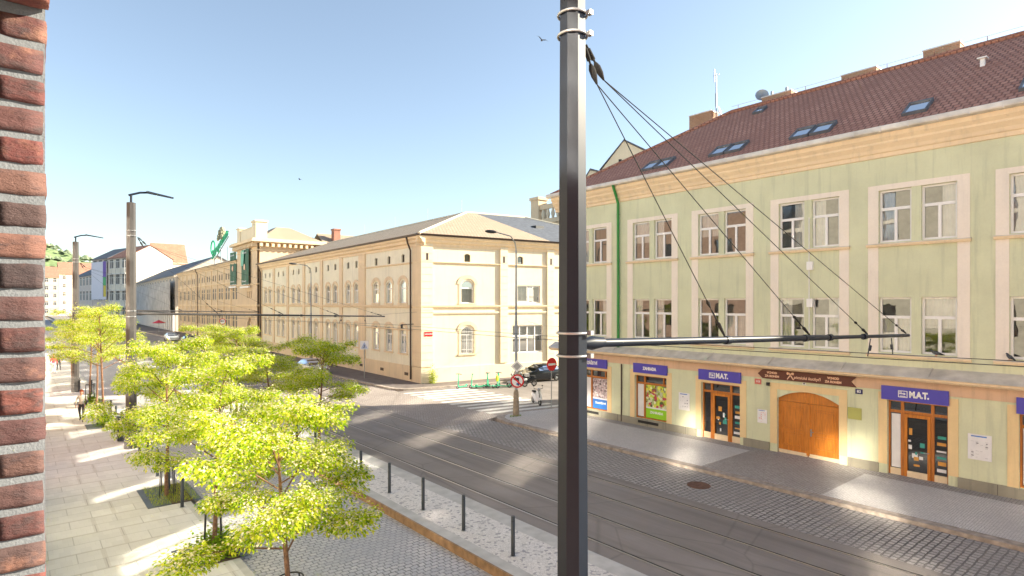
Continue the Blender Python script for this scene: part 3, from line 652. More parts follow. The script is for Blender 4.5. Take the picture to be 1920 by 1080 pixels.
for s_ in (-1, 1):
    m.add([(-.55+s_*-.15,-.036,-.14),(-.55+s_*-.12,-.036,-.16),(-.55+s_*.10,-.036,.13),(-.55+s_*.04,-.036,.15)], [(0,1,2,3)] if s_ > 0 else [(3,2,1,0)]); m.ell((-.55+s_*.11,-.04,.11), (.05,.008,.06), 8, 5)
part('crossed_cutlery', m, M_['brass_text'], t)
M_['print_grey'] = plain('print_grey', (.22,.22,.25), .6, .3, 20)
def plate(name, label, cat, u, z, w_, h_, mat, text=None, ts=.1, tm='sign_white', lines=0, lc=None):
    t = tag(bpy.data.objects.new(name, None), label, cat); COL.objects.link(t); t.matrix_world = frame(25.4, 25.7, R(-90)) @ T((u,-.01,z)); m = MB(); m.box(-w_/2,w_/2,-.02,0,-h_/2,h_/2); part('plate', m, mat, t)
    if text: txt(text, ts, M_[tm], t, T((0,-.024,0)), bold=.004)
    if lines:
        rr = random.Random(lines); m = MB()
        m.box(-w_*.36, w_*.30, -.0235, -.0205, h_*.40, h_*.445, 1)
        for i in range(lines//2+1):
            zz = h_*.28-i*h_*.74/(lines//2+1)
            for x in (-.30,-.10,.10,.30):
                if rr.random() < .25: continue
                if rr.random() < .5: m.ell((x*w_, -.0215, zz), (w_*rr.uniform(.04,.07), .002, w_*rr.uniform(.02,.045)), 8, 4, 0)
                m.box(x*w_-w_*.07, x*w_+w_*rr.uniform(.0,.07), -.0225, -.0205, zz-.055, zz-.049, 0)
        part('print', m, [lc or M_['print_grey'], M_['poster_blue']], t)
    return t
plate('house_number', 'dark blue house number plate right of the brown arrow board', 'house number', 16.66, 3.13, .26, .19, plain('enamel_blue', (.02,.02,.12), .3, .03), '83', .15)
plate('house_number', 'red house number plate left of the wooden gate', 'house number', 12.52, 3.11, .30, .24, plain('enamel_red', (.60,.16,.13), .3, .05), '113', .12)
plate('house_number', 'tiny number plate centred above the gate arch', 'house number', 14.55, 3.22, .14, .09, M_['poster_white'], '83', .07, 'black_metal')
plate('notice_board', 'white and red notice sheet left of the wooden gate', 'notice', 12.72, 1.58, .44, .60, M_['poster_white'], lines=8, lc=M_['red'])
plate('notice_board', 'pale notice board right of the flower poster window', 'notice', 8.70, 1.72, .62, .86, M_['poster_white'], lines=6)
plate('notice_board', 'white printed poster board at right near the street corner shop', 'notice', 20.46, 1.64, .66, .88, M_['poster_white'], lines=11)
plate('wall_plaque', 'blank olive plaque right of the wooden gate', 'plaque', 16.5, 2.24, .50, .46, plain('olive_plate', (.42,.42,.12), .5, .06))

# =====================================================================
# CREAM CORNER BREWERY HOUSE with side wing, tower and far wing
# =====================================================================
OB = thing('brewery_building', 'cream and peach corner building with sandy hipped roof', 'building', (25.1,41.4,0))
aS = math.atan2(-.169, .985); FS = RZ(aS); SL = 45.9; aT = math.atan2(-1, -.0284)
FT = T((.0284*SL, SL, 0)) @ RZ(aT)          # street facade frame: x from the tower towards the corner
fu = lambda s: SL-s
ZT = 12.2
# window types
def hood(wd, ht, rise, fr=.17, off=.30, deep=.07):
    mb = MB(); n = 10; y0 = -.13-deep
    P = [(wd/2-(wd/2+.08)*math.cos(math.pi*i/n), ht-rise+.02+(rise+.12)*math.sin(math.pi*i/n)) for i in range(n+1)]
    Q = [(wd/2-(wd/2+.08+off)*math.cos(math.pi*i/n), ht-rise+.02+(rise+.12+off)*math.sin(math.pi*i/n)) for i in range(n+1)]
    for i in range(n):
        a, b, c, d = P[i], P[i+1], Q[i+1], Q[i]
        mb.add([(a[0],y0,a[1]),(b[0],y0,b[1]),(c[0],y0,c[1]),(d[0],y0,d[1]),(a[0],-.13,a[1]),(b[0],-.13,b[1]),(c[0],-.13,c[1]),(d[0],-.13,d[1])], [(0,1,2,3),(3,2,6,7),(0,4,5,1)])
    mb.box(-.08-fr, -.08, y0+.03, -.13, 0, ht-rise+.1); mb.box(wd+.08, wd+.08+fr, y0+.03, -.13, 0, ht-rise+.1); mb.box(-.28, wd+.28, y0-.03, -.10, -.12, 0)
    return mb
WA = Win(1.15, 1.95, .35, surround=hood(1.15,1.95,.35), smat='ochre', transom=.66, mull='none')
WB = Win(1.0, 1.95, .35, surround=hood(1.0,1.95,.35,.13,.24), smat='ochre', transom=.66, mull='low')
WG = Win(1.15, 2.2, .3, surround=hood(1.15,2.2,.3), smat='ochre', transom=.7, mull='low')
WH = Win(1.0, 2.2, .3, surround=hood(1.0,2.2,.3,.13,.24), smat='ochre', transom=.7, mull='low')
WSm = Win(.55, .70, .12, transom=.99, mull='none', fr=.05, fmat='pipe_brown', curtains=False)
# street facade
tri = [3.25, 5.9, 8.5]; pairs = [13.95, 19.35, 25.0, 30.85, 36.8, 42.6]; holes = []; put = []
for s in tri: holes += [(fu(s)-.575, fu(s)+.575, 6.62, 8.57, .35), (fu(s)-.575, fu(s)+.575, 2.35, 4.55, .3), (fu(s)-.275, fu(s)+.275, 10.12, 10.82, .12)]; put += [(WA, fu(s)-.575, 6.62), (WG, fu(s)-.575, 2.35), (WSm, fu(s)-.275, 10.12)]
for m in pairs:
    for q in (-1.0, 1.0):
        s = fu(m+q); holes += [(s-.5, s+.5, 6.62, 8.57, .35), (s-.5, s+.5, 2.35, 4.55, .3), (s-.26, s+.26, 10.12, 10.80, .12)]; put += [(WB, s-.5, 6.62), (WH, s-.5, 2.35), (WSm, s-.275, 10.12)]
part('wall', wall(0, SL, 0, 11.7, holes, .22), M_['cream'], OB, FT)
for W_, x, z in put: W_.put(OB, FT @ T((x, .14, z)))
def pilaster(F, u0, u1, z0=1.4, z1=11.5, quo=False, pr=.12, mat='ochre'):
    mb = MB()
    if quo:
        z = z0
        while z < z1-.1: mb.box(u0, u1, -pr, 0, z+.03, min(z+.58, z1)); mb.box(u0+.02, u1-.02, -pr+.03, 0, z, z+.03); z += .58
    else: mb.box(u0, u1, -pr, 0, z0, z1)
    return part('pilaster', mb, M_[mat], OB, F)
pilaster(FT, fu(1.42), SL+.12, quo=True); pilaster(FT, fu(12.2), fu(10.75), quo=True)
for s in (16.65, 22.2, 27.9, 33.85, 39.7, 45.5): pilaster(FT, fu(s+.35), fu(s-.35))
def bandp(F, u0, u1, z0, z1, pr, mat='ochre', name='string_course'):
    mb = MB(); mb.xprism([(0,z0),(-pr*.6,z0),(-pr,z0+(z1-z0)*.5),(-pr,z1),(0,z1)][::-1], u0, u1); return part(name, mb, M_[mat], OB, F)
bandp(FT, 0, SL+.15, 6.22, 6.46, .17); bandp(FT, fu(12.2), SL+.14, 9.92, 10.04, .14)
bandp(FT, fu(12.2), SL+.14, 4.3, 4.42, .1)
cp = [(0,11.3),(-.10,11.3),(-.10,11.5),(-.30,11.62),(-.34,11.8),(-.52,11.92),(-.56,12.06),(0,12.06)]
mb = MB(); mb.xprism(cp[::-1], -.1, SL+.56); part('cornice', mb, M_['cornice'], OB, FT)
mb = MB(); mb.xprism([(-.5,12.06),(-.66,12.08),(-.70,12.22),(-.5,12.24)][::-1], -.1, SL+.7); part('gutter', mb, M_['pipe_brown'], OB, FT)
mb = MB(); mb.box(0, SL+.13, -.13, 0, 0, 1.38); part('plinth', mb, M_['ochre'], OB, FT)
for s in (2.4, 7.0, 11.5, 14, 19, 25, 31, 37): mb = MB(); mb.box(fu(s)-.32, fu(s)+.32, -.15, -.128, .55, .8); part('cellar_grille', mb, M_['pipe_brown'], OB, FT)
def dpipe(F, u, z1=11.9, z0=.3, par=None, mat='pipe_brown'): mb = MB(); mb.tube([(u,-.62,z1+.15),(u,-.5,z1-.3),(u,-.24,z1-.9),(u,-.22,z0)], .075, 8); return part('drainpipe', mb, M_[mat], par or OB, F)
dpipe(FT, fu(1.5)); dpipe(FT, fu(45.3))
# side facade
SW = 25; holes = [(3.5,4.65,6.62,8.57,.35),(3.5,4.65,2.35,4.65,.35),(3.8,4.36,10.12,10.8,.12),(9.0,11.4,6.65,8.2),(8.5,11.7,2.2,4.65),(9.0,9.6,10.1,10.8,.12),(16,17.2,6.62,8.57,.35),(16,17.2,2.35,4.65,.35),(20,21.2,6.62,8.57,.35),(20,21.2,2.35,4.65,.35)]
part('wall', wall(0, SW, 0, 11.7, holes, .22), M_['cream_light'], OB, FS)
WA.put(OB, FS @ T((3.5,.14,6.62)))
WBar = Win(1.15, 2.3, .35, surround=hood(1.15,2.3,.35), smat='ochre', transom=.7, mull='low', bars=7); o = WBar.put(OB, FS @ T((3.5,.14,2.35))); o['label'] = 'barred ground floor window'
WSm.put(OB, FS @ T((3.8,.14,10.12))); WSm.put(OB, FS @ T((9.02,.14,10.12)))
o = link('window', win_frame(2.4,1.55,transom=.99,mull='full',fr=.09).mesh('window', M_['white_paint']), OB, FS @ T((9.0,.14,6.65))); link('pane', pane_mb(2.4,1.55).mesh('pane', M_['glass']), o); part('blind', curtain_mb(.08,1.1,.2,1.5), M_['curtain'], o)
mbw = win_frame(3.2,2.45,transom=.62,mull='full',fr=.09); mbw.box(.75,.85,-.008,.05,.09,2.36); mbw.box(2.35,2.45,-.008,.05,.09,2.36)
o = link('window', mbw.mesh('window', M_['white_paint']), OB, FS @ T((8.5,.14,2.2))); link('pane', pane_mb(3.2,2.45).mesh('pane', M_['glass']), o); part('blind', curtain_mb(.08,3.1,1.5,2.35), M_['curtain'], o)
for x in (16, 20): WA.put(OB, FS @ T((x+.02,.14,6.62))); WG.put(OB, FS @ T((x+.02,.14,2.4)))
pilaster(FS, -.12, .9, quo=True, mat='cream_light'); pilaster(FS, 7.2, 7.95, quo=True, pr=.16, mat='cream_light'); pilaster(FS, 12.1, 12.85, quo=True, pr=.16, mat='cream_light'); pilaster(FS, 18.2, 18.95, quo=True, pr=.16, mat='cream_light')
bandp(FS, -.17, SW, 6.22, 6.46, .17); bandp(FS, -.14, SW, 9.92, 10.04, .14); bandp(FS, -.1, SW, 5.7, 5.9, .12, 'cream_light')
mb = MB(); mb.xprism(cp[::-1], -.56, SW); part('cornice', mb, M_['cornice'], OB, FS)
mb = MB(); mb.xprism([(-.5,12.06),(-.66,12.08),(-.70,12.22),(-.5,12.24)][::-1], -.7, SW); part('gutter', mb, M_['pipe_brown'], OB, FS)
mb = MB(); mb.box(-.13, SW, -.13, 0, 0, 1.32); part('plinth', mb, M_['cream_light'], OB, FS)
for x, y in ((.3,-.125),(7.45,-.165),(12.4,-.165)): mb = MB(); mb.box(x,x+.2,y,y+.01,10.15,10.7); part('slit_vent', mb, M_['pipe_brown'], OB, FS)
mb = MB(); mb.box(14.2,14.9,-.14,-.01,2.6,5.6); part('vent_panel', mb, M_['dark_roof'], OB, FS)
# roof (world offsets from the corner)
def W2(p): return (p[0]-25.1, p[1]-41.4, p[2])
eC = (24.42,40.74,12.22); eT = (25.75,87.3,12.22); ap = (34.9,49.0,15.85); rT = (36.2,87.3,15.85)
dS = Vector((.985,-.169,0)); aR = Vector(ap)+dS*7.0; eR = Vector(eC)+dS*26.4; eB = Vector((51.6,52.0,12.22)); eD = (45.9,58.5,12.22); eE = (46.7,87.3,12.22)
rb = MB(); sp0 = Vector(ap)+dS*1.0; sp1 = Vector(eC)+dS*12.6
rb.poly([W2(eT), W2(eC), W2(ap), W2(rT)]); RO = part('roof', rb, M_['roof_tan_y'], OB)
rb = MB(); rb.poly([W2(eC), W2(sp1), W2(sp0), W2(ap)]); part('hip_slope', rb, M_['roof_tan'], RO)
rb = MB(); rb.poly([W2(sp1), W2(eR), W2(aR), W2(sp0)]); rb.poly([W2(eR), W2(eB), W2(aR)]); rb.poly([W2(eB), W2(eD), W2(ap), W2(aR)]); rb.poly([W2(eD), W2(eE), W2(rT), W2(ap)]); part('grey_slope', rb, M_['dark_roof'], RO)
rb = MB(); rb.poly([W2((x,y,11.69)) for x,y in ((25.2,41.5),(49.6,37.2),(51.0,51.9),(45.8,58.4),(46.6,87.2),(26.5,87.2))]); rb.quad(W2((49.7,37.2,0)),W2((51,52,0)),W2((51,52,12.2)),W2((49.7,37.2,12.2))); part('back_wall', rb, M_['cream'], OB)
mb = MB(); mb.tube([W2(eC), W2(ap)], .12, 8); mb.tube([W2(ap), W2(aR)], .12, 8); mb.tube([W2(ap), W2(rT)], .12, 8); mb.tube([W2(aR), W2(eR)], .12, 8); part('ridge_cap', mb, M_['cream_light'], RO)
mb = MB()
for y in (50, 57, 65, 74): mb.tube([W2((35+(y-49)*.034,y,15.8)), W2((35+(y-49)*.034,y,17.3))], .02, 4)
part('lightning_rod', mb, M_['galv'], RO)
mb = MB(); p = Vector(sp0)*.55+Vector(sp1)*.45+dS*3.5; mb.box(p.x-25.1-.5,p.x-25.1+.6,p.y-41.4-.4,p.y-41.4+.4,p.z-.3,p.z+.12); part('skylight', mb, M_['black_metal'], RO)
t = plate('street_name_plate', 'small red enamel street name plate on the corner of the cream building', 'street sign', 0, 0, .72, .36, plain('enamel_red_street', (.55,.02,.03), .3, .03), 'NÁDRAŽNÍ', .13)
t.matrix_world = T((25.1,41.4,0)) @ FS @ T((.5,-.13,4.1))
t = thing('wall_bracket', 'small black hanging bracket on the corner pilaster of the cream building', 'bracket', (24.9,42.4,0)); mb = MB(); mb.tube([(0,0,4.9),(-1.1,0,4.9)], .03, 6); mb.tube([(-1.1,0,4.9),(-1.1,0,4.6)], .09, 8); part('arm', mb, M_['black_metal'], t)

# tower
TW = thing('brewery_tower', 'stone brewery tower with heavy cornice, parapet and green banner', 'tower', (25.95,87.2,0))
Tt = T((.25,11.3,0)) @ RZ(aT)     # front frame, x towards the camera, length 11.3
TB = 11.3; holes = [(7.0,8.6,.3,4.6,.7)]+[(6.0+i*1.25,6.6+i*1.25,7.6,8.9,.3) for i in range(3)]+[(2.2,3.0,6.9,8.8,.35)]
holes = [(6.4,8.2,.3,4.6,.7)]+[(6.0+i*.95,6.5+i*.95,7.4,8.5,.25) for i in range(3)]
wbm = wall(0, TB, 0, 15.2, holes, .3); wbm.box(0, TB, .32, 9, 0, 15.2); part('wall', wbm, M_['stone'], TW, Tt)
def tband(z0, z1, pr, mat='ochre', name='string_course'): m = MB(); m.box(-pr, TB+pr, -pr, 9+pr, z0, z1); return part(name, m, M_[mat], TW, Tt)
tband(6.2, 6.45, .15); tband(9.3, 9.5, .15); tband(14.2, 14.35, .12)
co = tband(15.2, 15.35, .25, 'cornice', 'cornice'); tband(15.35, 15.7, .95, 'cornice', 'cornice'); tband(15.7, 15.85, .8, 'cornice', 'cornice')
for i in range(15): m = MB(); m.box(.1+i*.78, .45+i*.78, -.75, 0, 14.7, 15.19); part('dentil', m, M_['cornice'], TW, Tt)
for i in range(11): m = MB(); m.box(TB, TB+.75, .2+i*.8, .55+i*.8, 14.7, 15.19); part('dentil', m, M_['cornice'], TW, Tt)
m = MB(); m.box(2.0, TB-2.0, .0, .35, 15.86, 17.6); m.box(1.9, TB-1.9, -.05, .4, 17.6, 17.75); m.box(.6,2.2,-.15,1.2,15.86,18.0); m.box(TB-2.2,TB-.2,-.15,1.4,15.86,18.25); m.box(TB-2.35,TB-.05,-.3,1.55,18.25,18.5); m.box(.45,2.35,-.3,1.35,18.0,18.2); m.box(TB-1.9,TB-.9,-.2,-.14,16.3,17.8)
part('parapet', m, M_['cream_light'], TW, Tt)
m = MB(); m.poly([(TB,0.6,15.86),(TB,9.6,15.86),(TB-4.6,6,18.2),(TB-4.6,4,18.2)]); m.poly([(0,.6,15.86),(0.2,.6,15.87),(TB-.2,.6,15.87),(TB-4.6,4,18.2),(4,4,18.2)]); m.poly([(TB,9.6,15.86),(0,9.6,15.86),(4,6,18.2),(TB-4.6,6,18.2)]); m.poly([(4,4,18.2),(TB-4.6,4,18.2),(TB-4.6,6,18.2),(4,6,18.2)]); part('roof', m, M_['roof_tan_y'], TW, Tt)
# side block behind the tower, seen above the lower roof
m = MB(); m.box(5.5,11.2,.32,18,0,15.2); m.box(5.4,11.6,8.9,18.4,15.2,15.6); m.poly([(11.6,9,15.6),(11.6,18.4,15.6),(8.5,18.4,17.4),(8.5,9,17.4)]); m.poly([(5.4,9,15.6),(8.5,9,17.4),(8.5,18.4,17.4),(5.4,18.4,15.6)]); part('rear_block', m, M_['cream_light'], TW, Tt @ T((.02,.5,0)))
m = MB(); m.poly([(11.62,9,15.62),(11.62,18.4,15.62),(8.5,18.4,17.5),(8.5,9,17.5)]); part('rear_roof', m, M_['roof_tan_y'], TW, Tt @ T((.02,.5,0)))
m = MB(); m.box(10.2,11.3,11.2,12.2,15.6,17.9); m.box(10.1,11.4,11.1,12.3,17.9,18.1); part('chimney', m, M_['facade_brick'], TW, Tt)
m = MB(); m.box(6.2,8.4,.2,.25,.3,3.6); part('door', m, M_['dark_roof'], TW, Tt)
m = MB(); m.torus((7.3,-.02,2.9),(0,1,0),1.25,.16,14,6,0,-math.pi/2-.0,math.pi/2) if False else None
m2 = MB(); m2.box(5.9,6.4,-.14,0,0,3.9); m2.box(8.2,8.7,-.14,0,0,3.9); m2.xprism([(-.18,4.6),(-.18,4.9),(0,4.9),(0,4.6)],5.8,8.8); part('door_surround', m2, M_['ochre'], TW, Tt)
def banner(label, loc, F, w_, h_, half=False):
    t = thing('hanging_banner', label, 'banner', loc, group='green banners on the brewery'); t.matrix_world = F
    n = 8; m = MB()
    for i in range(n):
        x0, x1 = -w_/2+w_*i/n, -w_/2+w_*(i+1)/n; y0, y1 = -.05-.05*math.sin(i*1.3), -.05-.05*math.sin((i+1)*1.3)
        m.add([(x0,y0,-h_/2),(x1,y1,-h_/2),(x1,y1,h_/2),(x0,y0,h_/2)], [(0,1,2,3)], 0, True)
    part('cloth', m, M_['banner_green'], t)
    m = MB(); m.tube([(-w_/2-.1,-.03,h_/2),(w_/2+.1,-.03,h_/2)], .05, 6); m.tube([(-w_/2-.1,-.03,-h_/2),(w_/2+.1,-.03,-h_/2)], .05, 6); m.box(-w_/2-.35,w_/2+.35,-.2,.1,-h_/2-.5,-h_/2-.25); part('rod', m, M_['white_paint'], t)
    for z in (h_/2-.5, -h_/2+.5): txt('Staropramen', .42, M_['sign_white'], t, T((0,-.16,z)), sx=1.1, shear=.2)
    m = MB(); m.disc((0,-.12,0),(0,1,0),.45,.03,20); part('emblem', m, M_['brass_text'], t)
    if half: m = MB(); m.add([(-w_/2,-.14,h_/2-.1),(-w_/2+w_*.5,-.14,h_/2-.1),(-w_/2+w_*.35,-.14,.2),(-w_/2,-.14,.2)], [(0,1,2,3)]); part('folded_corner', m, plain('banner_mint', (.12,.42,.30), .5, .1), t)
banner('dark green banner hanging on the stone tower front, folded at its corner', (0,0,0), T((25.95,87.2,0)) @ Tt @ T((6.2,-.35,12.0)), 3.9, 5.2, True)
banner('dark green banner left of the stone tower', (0,0,0), frame(26.75, 101.2, aT) @ T((0,-.4,12.2)), 3.9, 5.2)
# far wing
FWg = thing('brewery_wing', 'long beige brewery wing left of the tower', 'building', (28.35,154.2,0)); L2 = 55.6
F2 = RZ(aT-.005); n = 11; holes = []; wins = []
WF = Win(1.3, 2.2, .4, pm='glass_far', transom=.6, mull='none', curtains=False, fmat='ochre'); WFs = Win(.7, 1.1, .2, pm='glass_far', transom=.99, mull='none', curtains=False, fr=.05, fmat='pipe_brown')
for i in range(n):
    c = 3+i*5
    for q in (-.95, .95): holes += [(c+q-.65,c+q+.65,7.2,9.4,.4),(c+q-.65,c+q+.65,2.6,4.8,.4),(c+q-.35,c+q+.35,10.6,11.7,.2)]; wins += [(WF,c+q-.65,7.2),(WF,c+q-.65,2.6),(WFs,c+q-.35,10.6)]
part('wall', wall(0, L2, 0, 13.2, holes, .10), M_['stone'], FWg, F2)
for W_, x, z in wins: W_.put(FWg, F2 @ T((x,.02,z)))
for i in range(n+1): m = MB(); m.box(i*5+.15, i*5+.75, -.14, 0, 0, 12.6); part('pilaster', m, M_['ochre'], FWg, F2)
m = MB(); m.xprism([(y,z+1.3) for y,z in cp[::-1]], 0, L2); part('cornice', m, M_['stone'], FWg, F2)
m = MB(); m.box(0,L2,-.2,0,6.1,6.35); m.box(0,L2,-.2,0,9.9,10.1); part('string_course', m, M_['ochre'], FWg, F2)
m = MB(); m.poly([(-.2,-.7,13.4),(L2,-.7,13.4),(L2,7,15.9),(-.2,7,15.9)]); m.poly([(L2,14,13.4),(-.2,14,13.4),(-.2,7,15.9),(L2,7,15.9)]); m.quad((0,.3,13.3),(L2,.3,13.3),(L2,14,13.3),(0,14,13.3)); m.poly([(-.2,-.7,13.4),(-.2,7,15.9),(-.2,14,13.4)]); part('roof', m, M_['roof_tan'], FWg, F2)
dpipe(F2, 23.5, 13.2, .3, FWg)
# roof sign: script letters rising on a frame, with a hop emblem
t = thing('roof_sign', 'large green script sign on a frame above the brewery wing', 'roof sign', (31,128.5,15.2), aT+.10); t.scale = (.95,.95,1.1); t['group'] = 'roof signs'; del t['group']
m = MB()
for x in (-4.2, 0, 4.2): m.tube([(x,.2,-1),(x,.2,2.4)], .12, 6)
m.tube([(-4.6,.2,.2),(4.6,.2,4.2)], .1, 6); m.tube([(-4.6,.2,1.8),(4.6,.2,5.2)], .1, 6); part('frame', m, M_['galv'], t)
q = txt('Staropramen', 2.1, M_['neon_green'], t, Matrix.Rotation(-.38, 4, 'Y') @ T((0.6,-.05,2.9)), ext=.08, bold=.07, sx=.95, shear=.3)
m = MB(); m.torus((-4.5,-.05,2.6),(0,1,0),1.3,.14,16,6); m.add([(-4.9,-.08,.6),(5.2,-.08,4.3),(5.2,-.08,5.0),(-4.9,-.08,1.4)], [(0,1,2,3)]); part('ribbon', m, M_['neon_green'], t)
m = MB(); rr = random.Random(5)
for i in range(34): a_ = rr.uniform(0, 6.28); k = i/34; m.ell((.6+math.cos(a_)*1.1*(1-k*.6), .1+math.sin(a_)*.7*(1-k*.5), 3.9+k*2.0), (.30,.30,.34), 6, 4)
part('hop_emblem', m, plain('hop_olive', (.30,.30,.20), .7, .3), t)

# =====================================================================
# BACKGROUND HOUSES
# =====================================================================
def house(name, label, x, y, ang, L, Dp, H, floors, nb, wallm, roofm, rise, ww=1.1, wh=1.7, cat='building', gf=None, hip=0, over=.4, group=None, trim=None):
    t = thing(name, label, cat, (x, y, 0), ang); t['group'] = group if group else 'x'
    if not group: del t['group']
    fh = H/floors; holes = []; W_ = Win(ww, wh, 0, transom=.66, mull='low', curtains=False, pm='glass_far')
    ps = []
    for f in range(floors):
        for i in range(nb):
            c = (i+.5)*L/nb; z = f*fh+fh*.36; holes.append((c-ww/2, c+ww/2, z, z+wh)); ps.append((c-ww/2, z))
    wb = wall(0, L, 0, H, holes, .06); wb.quad((L,0,0),(L,Dp,0),(L,Dp,H),(L,0,H)); wb.quad((0,Dp,0),(0,0,0),(0,0,H),(0,Dp,H)); wb.quad((L,Dp,0),(0,Dp,0),(0,Dp,H),(L,Dp,H))
    if not hip: wb.poly([(L,0,H),(L,Dp,H),(L,Dp/2,H+rise)]); wb.poly([(0,Dp,H),(0,0,H),(0,Dp/2,H+rise)])
    wb.quad((.1,1.2,0),(L-.1,1.2,0),(L-.1,1.2,H),(.1,1.2,H))
    part('wall', wb, M_[wallm], t)
    for x_, z_ in ps: W_.put(t, T((x_,.005,z_)))
    m = MB(); a, b = -over, Dp+over; k = rise/(Dp/2); e = H-over*k
    if hip: h = Dp/2; m.poly([(-over,a,e),(L+over,a,e),(L-h,Dp/2,H+rise),(h,Dp/2,H+rise)]); m.poly([(L+over,b,e),(-over,b,e),(h,Dp/2,H+rise),(L-h,Dp/2,H+rise)]); m.poly([(L+over,a,e),(L+over,b,e),(L-h,Dp/2,H+rise)]); m.poly([(-over,b,e),(-over,a,e),(h,Dp/2,H+rise)])
    else:
        for dz in (.05,): m.xprism([(a,e+dz),(Dp/2,H+rise+dz),(b,e+dz),(b,e+dz+.22),(Dp/2,H+rise+dz+.25),(a,e+dz+.22)], -.25, L+.25)
    part('roof', m, M_[roofm], t)
    m = MB(); m.xprism([(0,H-.5),(-.15,H-.5),(-.4,H-.15),(-.4,H-.02),(0,H-.02)][::-1], 0, L)
    for f in range(1, floors): m.box(0, L, -.12, 0, f*fh-.1, f*fh+.1)
    part('cornice', m, M_[trim or wallm], t)
    return t
h4 = house('netted_house', 'grey netted house with slate roof and white pillars below', 30.3, 237, aT, 81, 18, 13.2, 3, 16, 'grey_wall', 'dark_roof', 4.8, 1.9, 2.3)
m = MB(); m.box(12, 80.5, -1.1, -1.0, 4.5, 11.8); part('scaffold_netting', m, plain('scaffold_net', (.40,.39,.38), .9, .25, .6), h4)
m = MB()
for i in range(24): m.box(11+i*3, 11.9+i*3, -.5, -.01, 0, 4.3)
part('pillars', m, M_['white_paint'], h4)
m = MB(); m.box(0, 81, -1.2, -.01, 4.3, 4.49); part('canopy', m, M_['pipe_brown'], h4)
t5 = house('gabled_apartment_house', 'tall house with bright cream gable wall behind the netted house', 24.2, 251, math.atan2(-14,3.9), 14.6, 14.7, 22.4, 4, 3, 'white_wall', 'roof_tile', 4.4, 2.9, 3.6, trim='grey_wall')
m = MB()
for i in range(5): m.tube([(.3+i*3.5,-.7,0),(.3+i*3.5,-.7,21.5)], .07, 4)
for z in (5.5,11.2,16.9): m.box(0.1,14.5,-.6,-.01,z-.25,z+.1)
part('scaffolding', m, M_['zinc'], t5)
house('red_roof_house', 'cream block with orange red roof rising behind the bright gable', 39.6, 262, 0, 11.5, 12, 22.5, 5, 3, 'white_wall', 'roof_orange', 7.6, hip=0)
t6 = house('banner_house', 'pale house wrapped by a huge white advertising sheet', 20.6, 264.2, math.atan2(-13.2,3.6), 13.6, 14, 22.6, 4, 3, 'pink_wall', 'dark_roof', 4, 3, 3.2, trim='grey_wall')
m = MB(); m.box(.6,13.2,-.6,-.4,8,21.5,0); m.box(10.6,13.2,-.62,-.601,9,21.5,1); m.box(11,13.2,-.64,-.621,9,13,2); m.box(10.8,13.2,-.66,-.641,13,16,3)
part('advertising_sheet', m, [plain('sheet_white', (.72,.70,.76), .7, .05), plain('sheet_purple', (.18,.10,.40), .7, .1), plain('sheet_yellow', (.65,.52,.06), .7, .1), plain('sheet_green', (.10,.42,.16), .7, .1)], t6)
house('grey_terrace_house', 'low pale grey terrace house beyond the advertising sheet', 16.9, 298, math.atan2(-33.6,3.6), 33.8, 14, 17, 3, 6, 'pink_wall', 'dark_roof', 4, 3, 3.8)
house('orange_roof_house', 'white end house with bright orange roof below the hill', 16.6, 402, 0, 17, 26, 22.5, 5, 4, 'white_wall', 'roof_orange', 7, 1.6, 2.2, hip=0)
house('peach_apartment_house', 'peach house at the far left end of the street beneath the hill', 6, 395, 0, 10.2, 30, 20.5, 5, 3, 'ochre', 'roof_orange', 6, 1.5, 2.2)
# houses up the side street
t = house('parapet_house', 'peach house with balustraded parapet behind the grey roof', 54, 60, aT, 10, 14, 17.2, 4, 4, 'cream_light', 'dark_roof', .6, trim='cornice')
m = MB(); m.box(-.4,10.4,-.6,0,17.2,17.8); m.box(-.2,1.4,-.3,1.2,17.8,20.6); m.box(-.35,1.55,-.45,1.35,20.6,21.0); m.box(1.4,10,-.1,.2,19.2,19.8); part('parapet', m, M_['cornice'], t)
m = MB()
for i in range(9): m.tube([(2+i*.95,.05,17.8),(2+i*.95,.05,18.5),(2+i*.95,.05,19.2)], [.14,.3,.14], 8)
part('balusters', m, M_['cream_light'], t)
house('rear_house', 'small pale house peeking over the grey roof', 66, 84, -.2, 9, 8, 20, 5, 3, 'white_wall', 'dark_roof', 2.2)
t = thing('gable_house', 'white gable with two tiny attic windows behind the red roof', 'building', (52,46,0), -.88)
m = MB(); m.prism([(0,0),(6.6,0),(6.6,16),(0,16)], 0, 22.1); m.yprism([(0,22.1),(6.6,22.1),(5.0,24.1),(2.6,25.4)], .0, 16); m.prism([(-2.3,.5),(-.01,.5),(-.01,14),(-2.3,14)], 0, 20.4); m.yprism([(-2.3,20.4),(-.01,20.4),(-.01,21.9),(-1.3,22.3)], .5, 14); part('wall', m, M_['cream_light'], t)
m = MB(); m.yprism([(-.2,22.05),(2.6,25.42),(5.05,24.12),(6.8,22.05),(6.8,22.2),(5.05,24.3),(2.6,25.6),(-.2,22.2)], -.1, 16.2); m.yprism([(-2.5,20.35),(-1.3,22.32),(-.02,21.92),(-.02,22.1),(-1.3,22.5),(-2.5,20.5)], .4, 14.2); part('roof', m, M_['dark_roof'], t)
for x in (2.0, 3.7): m = MB(); m.box(x,x+.35,-.03,.02,22.6,23.3); part('window', m, M_['dark'], t)
